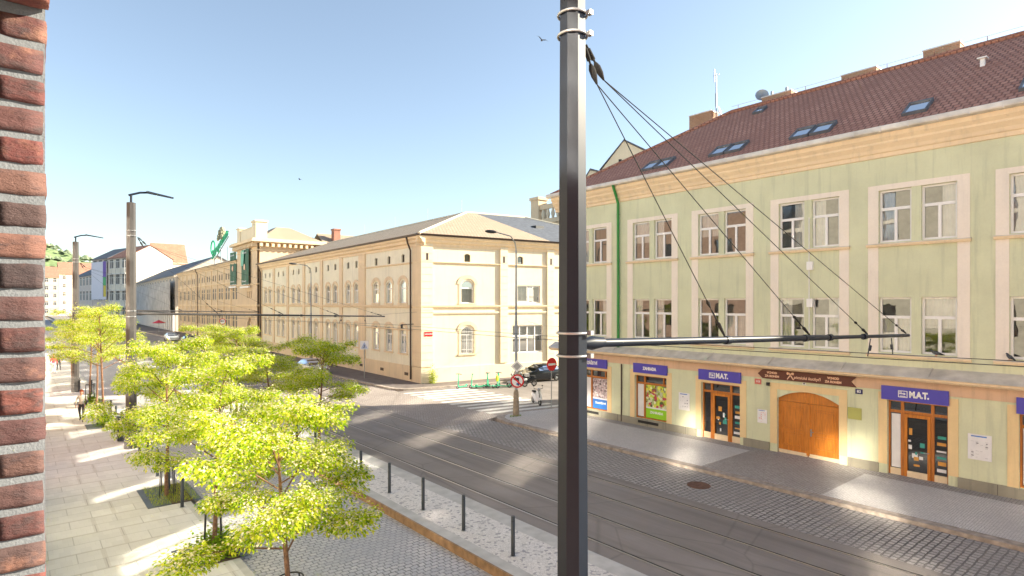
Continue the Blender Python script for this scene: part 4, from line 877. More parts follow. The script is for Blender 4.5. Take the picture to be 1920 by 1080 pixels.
# building across: the brick house the photo is taken from
BB = thing('brick_house', 'weathered red brick window jamb at the left edge of the photo', 'building', (0,0,0))
FB = T((0.02, -60, 0)) @ RZ(R(90))    # outward +x ; local x = +Y, local y = -X
M_['sun_reflector_glass'] = glass('opposite_reflector_glass', (.1,.1,.12), .85, .085)  # mirror-like panes for unseen windows, made to throw sun patches onto the road
fw = win_frame(1.8, 2.1, transom=.99, mull='full', fr=.07).mesh('window', M_['black_metal']); pw = pane_mb(1.8, 2.1).mesh('pane', M_['sun_reflector_glass'])
def across(root, a, b, mat, H):
    holes = [(58.3, 61.93, 5.35, 7.42)] if a < 60 < b else []; WX = []
    n = int((b-a)/5.6)
    for i in range(n):
        for z in (1.0, 4.4, 7.5, 10.6, 13.0):  # rows placed so their reflected sun lands on road and shopfronts
            c = a+(i+.5)*(b-a)/n
            if z+2.1 > H-.1 or (abs(c-60) < 3.2 and 3 < z < 9): continue
            holes.append((c-.9, c+.9, z, z+2.1)); WX.append((c-.9, z))
    part('wall', wall(a, b, 0, H, holes, .2), mat, root, FB)
    m2 = MB()
    for p, q in ((a, 57), (63, b)) if a < 60 < b else ((a, b),): m2.quad((p,.9,0),(q,.9,0),(q,.9,H),(p,.9,H))
    m2.quad((a,0,H),(b,0,H),(b,12,H),(a,12,H)); m2.quad((a,12,0),(a,12,H),(b,12,H),(b,12,0)); m2.quad((a,0,0),(a,0,H),(a,12,H),(a,12,0)); m2.quad((b,0,0),(b,12,0),(b,12,H),(b,0,H)); part('inner_wall', m2, M_['dark'], root, FB)
    for x, z in WX: o = link('window', fw, root, FB @ T((x, .1, z))); link('pane', pw, o)
across(BB, 46, 66, M_['facade_brick'], 16.5)
across(thing('cream_town_house', 'cream house next to the viewpoint, seen only as pale reflections in the window panes', 'building', (0,0,0)), 66.01, 87, M_['white_wall'], 15.5)
across(thing('orange_town_house', 'orange red house farther along the viewpoint side, seen as orange reflections in panes', 'building', (0,0,0)), 87.01, 122, plaster('orange_facade', (.50,.33,.25), .1), 15)
across(thing('far_bounce_house', 'long unseen cream house on the viewpoint side, added to bounce light onto the brewery', 'building', (0,0,0)), 122.01, 250, M_['cream_light'], 14)  # out of view, put in for warm bounce on the street facade
across(thing('yellow_town_house', 'pale yellow house behind the viewpoint side of the street', 'building', (0,0,0)), 20, 45.99, M_['cream_light'], 16)
# real bricks round the opening: jamb face at y=1.84 seen by the camera, lintel row above
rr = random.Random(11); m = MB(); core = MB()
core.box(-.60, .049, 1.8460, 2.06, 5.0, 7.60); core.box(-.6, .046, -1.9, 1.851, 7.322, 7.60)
def bk(x0, x1, y0, y1, z0, z1):
    e = .0075; j = lambda: rr.uniform(-.0014, .0014); bm = bmesh.new(); bmesh.ops.create_cube(bm, size=1)
    sx, sy, sz = x1-x0, y1-y0, z1-z0
    for v in bm.verts: v.co = Vector(((x0+x1)/2+v.co.x*sx, (y0+y1)/2+v.co.y*sy, (z0+z1)/2+v.co.z*sz))
    bmesh.ops.subdivide_edges(bm, edges=bm.edges[:], cuts=4, use_grid_fill=True)
    for v in bm.verts:
        for ax, (lo, hi) in enumerate(((x0,x1),(y0,y1),(z0,z1))):
            pass
        cnt = sum(abs(v.co[ax]-lo) < 1e-6 or abs(v.co[ax]-hi) < 1e-6 for ax, (lo, hi) in enumerate(((x0,x1),(y0,y1),(z0,z1))))
        cen = Vector(((x0+x1)/2,(y0+y1)/2,(z0+z1)/2))
        if cnt >= 2: v.co += (cen-v.co).normalized()*e*.28*(cnt-1)
        v.co += Vector((j(), j(), j()))
    b = [tuple(v.co) for v in bm.verts]; m.add(b, [tuple(v.index for v in f.verts) for f in bm.faces], 0, True); bm.free()
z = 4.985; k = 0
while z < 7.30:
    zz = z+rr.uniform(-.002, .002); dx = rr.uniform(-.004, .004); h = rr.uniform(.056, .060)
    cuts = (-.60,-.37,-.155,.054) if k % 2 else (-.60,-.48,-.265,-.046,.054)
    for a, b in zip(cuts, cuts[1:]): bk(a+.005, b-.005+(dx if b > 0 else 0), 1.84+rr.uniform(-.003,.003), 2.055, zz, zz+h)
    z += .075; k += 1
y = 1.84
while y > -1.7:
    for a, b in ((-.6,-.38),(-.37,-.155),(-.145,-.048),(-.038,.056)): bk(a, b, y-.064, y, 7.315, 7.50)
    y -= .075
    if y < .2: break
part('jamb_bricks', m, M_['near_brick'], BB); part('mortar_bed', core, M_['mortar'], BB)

# =====================================================================
# TRAM POLES, ARMS AND WIRES
# =====================================================================
def octa(r, a0=.39): return [(r*math.cos(a0+k*math.pi/4), r*math.sin(a0+k*math.pi/4)) for k in range(8)]
def taper(mb, z0, z1, r0, r1, n=8, mi=0):
    a, b = octa(r0), octa(r1); mb.add([(x,y,z0) for x,y in a]+[(x,y,z1) for x,y in b], [(k,(k+1)%8,(k+1)%8+8,k+8) for k in range(8)]+[tuple(range(7,-1,-1)), tuple(range(8,16))], mi)
def clamp(mb, z, r):
    mb.torus((0,0,z), (0,0,1), r, .016, 16, 6); mb.box(r*.45, r*.45+.05, -r-.035, -r+.02, z-.022, z+.03)
def tram_pole(x, y, label, arm_end, top, r0, r1, lamp=True, base=True, pm='pole_far'):
    t = thing('tram_pole', label, 'tram pole', (x, y, 0), 0, 'dark steel tram poles along the pavement')
    m = MB(); taper(m, 0, top, r0, r1)
    if base: taper(m, 0, 1.05, r0+.06, r0+.05)
    part('shaft', m, M_[pm], t)
    for z in (6.0, 6.26): c = MB(); clamp(c, z, r0*.86 if z < 7 else r1); part('clamp', c, M_['galv'], t)
    for z in (9.68, 9.92): c = MB(); clamp(c, z, (r0+(r1-r0)*z/top)+.012); part('clamp', c, M_['galv'], t)
    L_ = arm_end-x; zt = lambda u: 6.13-.30*u/L_
    a = MB(); a.tube([(r0+.08,0,6.13),(L_*.60,0,zt(L_*.6))], .052, 10); a.tube([(L_*.59,0,zt(L_*.59)),(L_,0,zt(L_))], .038, 10); a.tube([(r0*.7,0,6.13),(r0+.12,0,6.13),(r0+.32,0,6.13)], [.05,.085,.06], 10)
    for u in (.29*L_, .52*L_, .61*L_, .76*L_): a.tube([(u-.06,0,zt(u)),(u+.06,0,zt(u))], .065, 10)
    arm = part('bracket_arm', a, M_[pm], t)
    g = MB()
    for u in (.79*L_, .90*L_): g.tube([(u,0,zt(u)-.05),(u+(.08 if u > .85*L_ else -.16),0,zt(u)-.42)], .012, 5); g.tube([(u+.0,0,zt(u)-.2),(u+(.03 if u > .85*L_ else -.06),0,zt(u)-.3)], .03, 6)
    part('wire_hanger', g, M_['black_metal'], arm)
    # insulators and stay wires from the upper clamp
    s = MB(); P0 = Vector((r1+.02, 0, 9.68))
    ends = [.285*L_, .535*L_, .775*L_, .985*L_]
    for k, (dx, dz) in enumerate(((.22,-.42), (.30,-.34))):
        n_ = 7; A0 = P0+Vector((.03+.04*k,0,-.03)); B0 = A0+Vector((dx*1.05, 0, dz*1.0))
        s.tube([A0, A0+(B0-A0)*.5], .014, 5); s.tube([A0+(B0-A0)*.5, A0+(B0-A0)*.62, A0+(B0-A0)*.8, B0], [.02,.042,.038,.012], 8)
        s.tube([A0+(B0-A0)*.12, A0+(B0-A0)*.42], .026, 6)
        for e in ends[2*k:2*k+2]:
            q = Vector((e,0,zt(e)+.05)); d = (q-B0).normalized()
            s.tube([B0, q], .0065, 4); s.tube([q-d*.55, q-d*.30, q-d*.28, q], [.012,.012,.03,.014], 6); s.tube([q-d*.75, q-d*.7, q-d*.6], [.008,.028,.01], 6)
    part('stay_wires', s, M_['cable'], t)
    if lamp:
        h = MB(); h.tube([(0,0,top),(0,0,top+.35)], .05, 8); h.tube([(-.1,0,top+.33),(.35,0,top+.5),(.75,0,top+.55)], [.05,.05,.045], 8); part('lamp_arm', h, M_['pole'], t)
        h = MB(); h.add([(.6,-.14,top+.52),(1.7,-.10,top+.38),(1.7,.10,top+.38),(.6,.14,top+.52),(.6,-.14,top+.60),(1.7,-.08,top+.43),(1.7,.08,top+.43),(.6,.14,top+.60)], [(0,3,2,1),(4,5,6,7),(0,1,5,4),(1,2,6,5),(2,3,7,6),(3,0,4,7)]); part('lamp_head', h, M_['pole'], t)
    return t
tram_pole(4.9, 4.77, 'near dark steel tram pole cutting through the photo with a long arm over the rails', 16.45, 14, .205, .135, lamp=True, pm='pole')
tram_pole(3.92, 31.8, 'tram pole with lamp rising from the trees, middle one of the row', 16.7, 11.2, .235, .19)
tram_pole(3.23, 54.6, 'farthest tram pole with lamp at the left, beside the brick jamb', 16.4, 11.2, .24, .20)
def contact(x, y0, y1, z, label):
    m = MB(); n = 14; P = [(x+.12*math.sin(i*math.pi), y0+(y1-y0)*i/n, z-.22*abs(math.sin(math.pi*(i % 2)/1.0*.5))*0-(.12 if i % 2 else 0)) for i in range(n+1)]
    m.tube(P, .0085, 5); tag(part('contact_wire', m, M_['black_metal']), label, 'overhead wire', 'tram contact wires')
contact(13.0, -30, 180, 5.55, 'tram contact wire over the track nearer the platform')
contact(16.0, -30, 180, 5.42, 'tram contact wire over the track nearer the green building')
def wire(name, pts, r, label, grp=None):
    m = MB(); m.tube(pts, r, 4); tag(part(name, m, M_['black_metal']), label, 'overhead wire', grp)
wire('span_wire', [(24.9,41.9,5.9),(20,45,5.5),(13,52,5.4)], .01, 'thin span wire running from the cream corner building over the road')
wire('span_wire', [(25.3,25.2,5.2),(29.5,32,4.95),(35,39.6,5.0)], .01, 'upper thin cable crossing the side street in front of the cream house')
wire('span_wire', [(25.3,25.0,4.3),(29.5,32,4.05),(34,39.8,4.2)], .01, 'lower thin cable crossing the side street in front of the cream house')

# street lamps with curved arms
def street_lamp(x, y, label, base=True):
    t = thing('street_lamp', label, 'street lamp', (x, y, .11), 0, 'grey street lamps with curved arms')
    m = MB(); m.tube([(0,0,1.5),(0,0,5.5),(0,0,5.5),(0,0,9.6)], [.085,.08,.062,.045], 10); m.tube([(0,0,9.6),(-.08,0,10.0),(-.4,0,10.35),(-.9,0,10.42),(-1.5,0,10.5)], [.042,.04,.036,.034,.034], 8); part('pole', m, M_['lamp_grey'], t)
    m = MB(); m.tube([(0,0,0),(0,0,.06),(0,0,1.35),(0,0,1.5)], [.2,.19,.15,.09], 10, smooth=False); part('base', m, plain('lamp_base_paint', (.30,.24,.17), .7, .3, 5), t)
    m = MB(); m.ell((-1.85,0,10.5), (.42,.15,.10), 12, 6); part('lamp_head', m, M_['black_metal'], t)
    return t
L1 = street_lamp(22.05, 26.0, 'grey street lamp carrying traffic signs on the pavement corner by the crossing')
street_lamp(23.0, 59.7, 'grey street lamp in front of the cream street facade')
m = MB()
for i in range(60): a_ = random.uniform(0, 6.28); r_ = random.uniform(.15,.45); x, y = 22.0+r_*math.cos(a_)-.12, 25.9+r_*math.sin(a_)*.6; m.add([(x,y,.12),(x+.03,y,.12),(x+random.uniform(-.05,.05),y,.12+random.uniform(.04,.11))], [(0,1,2)])
struct(part('weeds', m, M_['leaf_dark']), 'stuff')
def face(ang): return Matrix.Rotation(ang, 4, 'Z')
def sign_disc(t, M, r, ring=True, mat='sign_white', th=.03):
    m = MB(); m.tube([(0,0,0),(0,-th,0)], r, 28, smooth=False); o = part('disc', m, M_['red' if ring else mat], t, M)
    if ring: m = MB(); m.tube([(0,-th-.001,0),(0,-th-.004,0)], r*.78, 28, smooth=False); part('field', m, M_['sign_white'], o)
    return o
va = lambda x, y: math.atan2(y, x)-math.pi/2      # turn a sign so that it faces back towards the viewer's side of the street
t = thing('diamond_sign', 'grey back of a diamond priority sign on the lamp post by the crossing', 'traffic sign', (22.0,25.86,2.98)); m = MB(); m.add([(0,-.02,-.36),(.36,-.02,0),(0,-.02,.36),(-.36,-.02,0),(0,0,-.36),(.36,0,0),(0,0,.36),(-.36,0,0)], [(0,1,2,3),(7,6,5,4),(0,4,5,1),(1,5,6,2),(2,6,7,3),(3,7,4,0)]); m.add([(0,-.024,-.23),(.23,-.024,0),(0,-.024,.23),(-.23,-.024,0)], [(0,1,2,3)], 1); part('plate', m, [M_['sign_white'], M_['lamp_grey']], t, face(va(22,26)))
t = thing('round_sign', 'round red ringed no turning sign low on the lamp post by the crossing', 'traffic sign', (22.02,25.86,2.13)); o = sign_disc(t, face(va(22,26)), .39)
m = MB(); m.box(.02,.09,-.042,-.038,-.26,-.02); m.add([(-.24,-.042,.12),(-.06,-.042,.27),(-.06,-.042,-.0)], [(0,2,1)]); m.box(-.1,.10,-.0425,-.0385,.06,.19); m.box(.02,.10,-.042,-.038,-.02,.1); m.box(-.05,.2,-.042,-.038,-.22,-.12,1); part('arrow', m, [M_['black_metal'], M_['poster_blue']], o)
m = MB(); m.add([(-.26,-.045,.20),(-.20,-.045,.26),(.26,-.045,-.20),(.20,-.045,-.26)], [(0,3,2,1)]); part('slash', m, M_['red'], o)
t = thing('no_entry_sign', 'red no entry sign with white bar on a thin post left of the tall pole', 'traffic sign', (25.14,26.28,.11))
m = MB(); m.tube([(0,0,0),(0,0,3.1)], .03, 8); part('post', m, M_['lamp_grey'], t)
o = sign_disc(t, T((-.02,-.035,2.75)) @ face(va(25,26)+.75), .40, False, 'red'); m = MB(); m.box(-.3,.3,-.038,-.03,-.06,.06); part('bar', m, M_['sign_white'], o)
t = thing('crossing_sign', 'square blue and white crossing sign on a thin post before the cream facade', 'traffic sign', (23.0,47.5,.11)); m = MB(); m.tube([(0,0,0),(0,0,3.3)], .03, 8); part('post', m, M_['lamp_grey'], t)
m = MB(); m.box(-.36,.36,-.06,-.035,2.5,3.25); o = part('panel', m, M_['poster_white'], t, face(va(23,47))); m = MB(); m.add([(-.28,-.064,2.58),(.28,-.064,2.58),(0,-.064,3.15)], [(0,1,2)]); m.box(-.03,.03,-.068,-.065,2.68,2.9,1); m.add([(-.10,-.068,2.62),(-.05,-.068,2.62),(.02,-.068,2.72),(-.02,-.068,2.74)], [(0,1,2,3)], 1); part('symbol', m, [plain('sign_pale_blue', (.35,.42,.62), .4, .03), M_['black_metal']], o)
t = thing('round_sign', 'far round no left turn sign before the stone tower', 'traffic sign', (22,90,.11)); m = MB(); m.tube([(0,0,0),(0,0,4.3)], .035, 8); part('post', m, M_['lamp_grey'], t); o = sign_disc(t, T((0,-.04,3.95)) @ face(va(22,90)), .42)
m = MB(); m.box(-.2,.2,-.042,-.038,-.0,.1); m.add([(-.3,-.042,.05),(-.15,-.042,.2),(-.15,-.042,-.1)], [(0,2,1)]); part('arrow', m, M_['black_metal'], o)

# =====================================================================
# BOLLARDS, BIN, BENCH, TREE PITS
# =====================================================================
def bollard():
    t = thing('bollard', 'x', 'bollard', (0,0,0), 0, 'slim dark bollards'); m = MB(); m.tube([(0,0,0),(0,0,1.0),(0,0,1.0),(0,0,1.03)], [.052,.052,.048,.046], 14); part('post', m, M_['bollard'], t)
    m = MB(); m.tube([(0,0,.90),(0,0,.915)], .0535, 14); part('groove', m, M_['black_metal'], t); m = MB(); m.tube([(0,0,0),(0,0,.015)], .075, 14); part('foot', m, M_['galv'], t); return t
b0 = bollard(); first = True
names = ['first', 'second', 'third', 'fourth', 'fifth', 'sixth', 'seventh', 'eighth', 'ninth', 'tenth', 'eleventh', 'twelfth', 'thirteenth', 'fourteenth', 'fifteenth', 'sixteenth', 'seventeenth', 'eighteenth']
def place(proto, loc, rz, label):
    global first_used
    if proto.get('used'): return dup(proto, loc, rz, label)
    proto['used'] = 1; proto.location = loc; proto.rotation_euler = (0,0,rz); proto['label'] = label; return proto
for i in range(16):
    place(b0, (9.75, 11.62+2.2*i, .10), 0, '%s bollard on the pale platform strip, counted away from the camera' % names[i])
for i, y in enumerate((21.5, 23.75, 25.97, 28.2, 30.27, 33.9, 36.2, 38.5, 40.9, 45.2, 50.4, 52.6)):
    place(b0, (4.05, y, 0), 0, '%s bollard along the left pavement kerb, counted away from the camera' % names[i])
if 'used' in b0: 
    for o in bpy.data.objects:
        if 'used' in o: del o['used']
t = thing('litter_bin', 'narrow dark litter bin beside the middle tram pole', 'litter bin', (3.75,33.6,0)); m = MB(); m.box(-.17,.17,-.15,.15,.05,1.15); m.box(-.19,.19,-.17,.17,1.15,1.2); part('body', m, M_['bollard'], t); m = MB(); m.box(-.12,.12,-.16,-.151,.88,1.02); part('slot', m, M_['dark'], t)
t = thing('bench', 'dark slatted bench of which only one corner shows at bottom left', 'bench', (.95,14.75,0), R(90)); 
for i in range(7): m = MB(); m.box(-1.0,1.0,-.26+i*.078,-.21+i*.078,.44,.47); part('slat', m, M_['black_metal'], t)
for x in (-.9, .86): m = MB(); m.box(x,x+.05,-.24,.24,0,.437); part('leg', m, M_['black_metal'], t)
def tree_pit(x, y, label, wd=1.5, ln=1.55, grass=False):
    t = thing('tree_pit', label, 'tree grate', (x, y, 0))
    m = MB(); m.box(-.78,-.10,-ln/2,-.01,.0,.022); m.box(-.78,-.10,.01,ln/2,.0,.022); m.box(.55,.78,-ln/2,ln/2,0,.022); part('steel_plate', m, M_['steel_plate'] , t)
    m = MB(); m.box(-.09,.54,-ln/2,ln/2,.0,.03); part('soil', m, plain('soil', (.07,.05,.035), .95, .3, 9), t)
    f = MB(); rr = random.Random(int(y*7)); 
    for _ in range(1500 if not grass else 2600):
        a = rr.uniform(0, 6.28)
        if grass: px, py, h = rr.uniform(-.62,.75), rr.uniform(-ln/2,ln/2), rr.uniform(.03,.12)
        else: px, py, h = rr.gauss(.18,.26), rr.gauss(0,.38), abs(rr.gauss(0,.22))+.05
        s_ = rr.uniform(.03,.07) if not grass else .012; d = Vector((math.cos(a), math.sin(a), rr.uniform(-.2,.6)))*s_; e = Vector((-math.sin(a), math.cos(a), rr.uniform(-.3,.3)))*s_*.6; p = Vector((px,py,h if not grass else .03))
        if grass: f.add([p, p+e*1.0, p+Vector((rr.uniform(-.03,.03),rr.uniform(-.03,.03),h))], [(0,1,2)])
        else: f.add([p-d, p+e, p+d, p-e], [(0,1,2,3)])
    o = part('grass' if grass else 'shrub', f, M_['leaf' if grass else 'leaf_dark'], t)
    return t
tree_pit(3.87, 17.05, 'blue grey steel tree grate with a leafy shrub, bottom left')
tree_pit(3.95, 23.2, 'tree pit overgrown with bright grass beneath the second tree', ln=2.4, grass=True)
tree_pit(4.0, 11.6, 'tree grate at the foot of the nearest tree')
tree_pit(3.5, 38.6, 'tree pit with low shrub just past the walking woman', grass=False)
tree_pit(3.55, 48.1, 'distant tree pit with shrub beyond the walking woman')

# =====================================================================
# TREES
# =====================================================================
def make_tree(seed, hgt, rad, zc0, nl, fs=1.0, label='x', nbl=.36):
    rr = random.Random(seed); t = thing('street_tree', label, 'tree', (0,0,0), 0, 'young blossoming street trees')
    tr = MB(); lean = Vector((rr.uniform(-.06,.06), rr.uniform(-.06,.06), 0)); top = hgt*.86
    P = [lean*z*1.0+Vector((.03*math.sin(z*2.1),.03*math.cos(z*1.7),z)) for z in (0, .5, 1.2, zc0, (zc0+top)/2, top)]
    tr.tube(P, [.075,.06,.052,.046,.032,.012], 9); clumps = []
    nb = 17
    for i in range(nb):
        k = i/(nb-1); z = zc0*.92+(top-zc0)*k; b = lean*z+Vector((0,0,z)); a = i*2.4+rr.uniform(-.4,.4)
        ln = rad*(1-.55*k)*rr.uniform(.62,1.08); up = rr.uniform(.15,.5)*(1+k)
        d = Vector((math.cos(a), math.sin(a), 0)); e = b+d*ln+Vector((0,0,ln*up)); mid = b+d*ln*.5+Vector((0,0,ln*up*.7))
        tr.tube([b, mid, e], [.022*(1-.4*k),.014,.005], 5)
        clumps.append((e, rr.uniform(.36,.62)*fs)); clumps.append((mid+Vector((0,0,.12)), rr.uniform(.30,.5)*fs))
        for _ in range(3):
            a2 = a+rr.uniform(-1,1); q = mid+(e-mid)*rr.uniform(.1,.9)+Vector((math.cos(a2),math.sin(a2),rr.uniform(-.25,.45)))*rr.uniform(.3,.62)
            tr.tube([mid+(e-mid)*.4, q], [.008,.003], 4); clumps.append((q, rr.uniform(.26,.46)*fs))
    tr.tube([P[-2], P[-1]], .01, 4); clumps.append((P[-1], .4*fs))
    part('trunk', tr, M_['bark'], t)
    W_ = [c[1]**2 for c in clumps]; tot = sum(W_); lf = MB(); bl = MB()
    for (c, r), w_ in zip(clumps, W_):
        for _ in range(int(nl*w_/tot)):
            v = Vector((rr.gauss(0,1), rr.gauss(0,1), rr.gauss(0,.5))); v = v.normalized()*r*rr.random()**.45; v.z *= .62; v.z -= .12*(v.x*v.x+v.y*v.y)/r
            p = c+v; o = (v+Vector((rr.uniform(-.3,.3), rr.uniform(-.3,.3), -.12))).normalized()
            s_ = rr.uniform(.034,.075); o = (o+Vector((0,0,rr.uniform(-.5,.35)))).normalized(); sd = o.cross(Vector((rr.uniform(-.6,.6), rr.uniform(-.6,.6), 1))).normalized()*s_*.36
            if rr.random() < nbl*(1.4 if v.z > 0 else .5): k2 = .42; bl.add([p-o*s_*k2, p+sd*.9, p+o*s_*k2, p-sd*.9], [(0,1,2,3)])
            else: lf.add([p-o*s_*.6, p-o*s_*.1+sd, p+o*s_*.9, p-o*s_*.1-sd], [(0,1,2,3)])
    part('crown', lf, M_['leaf'], t); part('blossom', bl, M_['blossom'], t)
    return t
def guard(loc, label, n=4):
    t = thing('tree_guard', label, 'tree guard', loc, .5, 'steel tree guards')
    for k in range(n): a = k*2*math.pi/n; m = MB(); m.tube([(.30*math.cos(a),.30*math.sin(a),0),(.24*math.cos(a),.24*math.sin(a),1.2)], .016, 6); part('stake', m, M_['black_metal'], t)
    m = MB(); m.torus((0,0,1.2),(0,0,1),.24,.018,20,6); part('ring', m, M_['black_metal'], t); return t
TA = make_tree(1, 4.75, 2.35, 1.8, 38000, 1.06, 'nearest blossoming young tree, its crown filling the bottom centre left')
TA.location = (4.1, 11.7, 0); TA.rotation_euler = (0,0,.6)
TBt = make_tree(2, 5.1, 2.2, 1.95, 33000, 1.08, 'second young tree, rising from the blue grey steel grate'); TBt.location = (3.95, 17.1, 0)
TC = make_tree(3, 6.7, 2.2, 3.1, 20000, 1.1, 'x'); TC.location = (3.5, 38.6, 0); TC['label'] = 'young tree behind the walking woman, trunk ringed with thin stakes'; TC.scale = (1,1,1.06)
dup(TA, (3.9, 23.1, 0), 2.1, 'third young tree, standing in the bright grass pit', (.98,.98,1.14))
dup(TA, (9.95, 25.0, .1), 4.1, 'small tree on the pale platform nearest the tram rails', (1.02,1.02,1.06))
dup(TBt, (9.95, 31.2, .1), 1.3, 'low tree on the platform between the two taller ones', (1,1,.88))
dup(TA, (9.95, 37.6, .1), 5.2, 'second tree on the platform, in line with the cream facade', (1,1,1.1))
dup(TBt, (9.95, 44.0, .1), 2.7, 'farthest tree on the platform, below the stone tower', (1,1,.98))
dup(TC, (3.6, 43.4, 0), 2.2, 'tree behind the stake ringed one on the left pavement', (.95,.95,.97))
dup(TC, (3.6, 48.1, 0), 4.0, 'tree with its trunk next to the farthest tram pole', (1,1,1))
dup(TC, (3.3, 60.0, 0), 5.0, 'last leafy tree at the left beside the brick jamb', (1.05,1.05,1.0))
guard((4.1,11.7,0), 'ringed steel guard round the nearest tree trunk'); guard((3.95,17.1,0), 'dark guard on the blue grey steel grate'); guard((3.9,23.1,0), 'dark guard standing in the grass pit'); guard((3.5,38.6,0), 'staked guard behind the walking woman', 8); guard((3.6,48.1,0), 'staked guard by the farthest tram pole', 6)
f = MB(); rr = random.Random(9)
for (cx, cy, h_) in ((25.75,41.0,1.5), ):
    for _ in range(900): p = Vector((cx+rr.gauss(0,.16), cy+rr.gauss(0,.14)-.15, .12+abs(rr.gauss(.45,.38)))); a = rr.uniform(0,6.28); d = Vector((math.cos(a),math.sin(a),rr.uniform(-.5,.8)))*.06; e = Vector((-math.sin(a),math.cos(a),0))*.03; f.add([p-d,p+e,p+d,p-e], [(0,1,2,3)])
o = thing('wall_plant', 'yellow green weed growing at the foot of the cream corner', 'plant', (25.7,41,0)); part('foliage', f, M_['leaf'], o, T((-25.7,-41,0))); m = MB(); m.tube([(0,-.15,.1),(.03,-.15,.9)], .012, 5); part('stem', m, M_['bark'], o)

# =====================================================================
# VEHICLES
# =====================================================================
def wheel(parent, x, y, z, r, wd, rim=.62, spokes=5, M=None):
    m = MB(); m.torus((0,0,0),(0,1,0), r-wd*.4, wd*.4, 24, 8); o = part('wheel', m, M_['rubber'], parent, (M or Matrix()) @ T((x,y,z)))
    m = MB(); m.torus((0,0,0),(0,1,0), r*rim, wd*.16, 20, 6)
    for k in range(spokes): a = k*2*math.pi/spokes; m.tube([(0,0,0),(math.cos(a)*r*rim,0,math.sin(a)*r*rim)], [wd*.22,wd*.12], 6)
    m.disc((0,0,0),(0,1,0), r*.2, wd*.7, 12); part('rim', m, M_['galv'], o); return o
def car(label, loc, rz, paint, hatch=True):
    t = thing('parked_car', label, 'car', loc, rz)
    # stations: x, sill, belt, roof, half width at belt, half width at roof
    st = [(-2.1,.42,.62,.64,.62,.55),(-2.0,.25,.74,.76,.78,.70),(-1.5,.22,.86,.88,.86,.76),(-.95,.2,.92,.95,.88,.78),(-.45,.2,.95,1.24,.89,.66),(0,.2,.96,1.42,.89,.62),(.6,.2,.97,1.47,.89,.61),(1.2,.2,.98,1.42,.88,.60),(1.7,.22,.98,1.22,.86,.60),(2.0,.28,.95,1.0,.80,.66),(2.1,.4,.8,.82,.7,.6)]
    b = MB(); n = 12; vs = []
    for x, sz, bz, rz_, hw, hr in st:
        ring = [(-hw*.92,sz),(-hw,sz+.22),(-hw,bz-.12),(-hw*.96,bz),(-(hw*.35+hr*.65),bz+(rz_-bz)*.6),(-hr,rz_-.02),(hr,rz_-.02),((hw*.35+hr*.65),bz+(rz_-bz)*.6),(hw*.96,bz),(hw,bz-.12),(hw,sz+.22),(hw*.92,sz)]
        vs += [(x,y,z) for y,z in ring]
    N_ = len(st); b.add(vs, [(i*n+k,(i+1)*n+k,(i+1)*n+(k+1)%n,i*n+(k+1)%n) for i in range(N_-1) for k in range(n)]+[tuple(range(n)), tuple((N_-1)*n+k for k in range(n-1,-1,-1))], 0, True)
    part('body', b, paint, t)
    g = MB()
    def P(i, k, o=.012): x, sz, bz, rz_, hw, hr = st[i]; y = [hw*.975+o, (hw*.35+hr*.65)+o, hr+o*1.5][k]; z = [bz+.02, bz+(rz_-bz)*.6, rz_-.06][k]; return x, y, z
    for s_ in (1, -1):
        for (i, j) in ((4,5),(5,6),(6,7),(7,8)):
            q = [P(i,0),P(j,0),P(j,1),P(i,1)]; q2 = [P(i,1),P(j,1),P(j,2),P(i,2)]
            for Q in (q, q2): g.add([(x,y*s_,z) for x,y,z in Q], [(0,1,2,3) if s_ > 0 else (3,2,1,0)])
    g.add([(-.93,-.72,.975),(-.93,.72,.975),(-.05,.60,1.405),(-.05,-.60,1.405)], [(0,3,2,1)]); g.add([(1.28,-.56,1.42),(1.28,.56,1.42),(1.93,.66,1.06),(1.93,-.66,1.06)], [(0,3,2,1)])
    part('windows', g, M_['glass_dark'], t)
    for x in (-1.3, 1.3):
        for y in (-.84, .84): wheel(t, x, y, .31, .31, .2)
    for y in (-.6, .6): m = MB(); m.ell((-1.98,y,.66),(.12,.16,.08),8,5); part('headlight', m, M_['sign_white'], t); m = MB(); m.ell((2.02,y,.82),(.07,.14,.1),8,5); part('taillight', m, M_['red'], t)
    for s_ in (-1, 1): m = MB(); m.ell((-.62,s_*1.0,1.02),(.07,.12,.08),8,5); part('mirror', m, paint, t)
    m = MB(); m.box(-2.13,-2.08,-.25,.25,.40,.51); part('number_plate', m, M_['sign_white'], t)
    return t
car('black car parked nose out beside the cream house wall', (34.0,37.15,0), -.17, M_['black_car'])
car('silver car half hidden behind the platform tree leaves', (21.0,54.0,0), math.pi/2, M_['silver'])
car('white car far down the street before the netted house', (20.6,118,0), math.pi/2, plain('white_car_paint', (.75,.74,.73), .3, .03))
for i, (x, y, l_) in enumerate(((20.8,92,'first dark car'),(20.8,98.5,'second dark car'),(20.8,105,'third dark car'))): car(l_+' parked in the row before the brewery wing', (x,y,0), math.pi/2, M_['black_car'])['group'] = 'dark cars before the brewery wing'
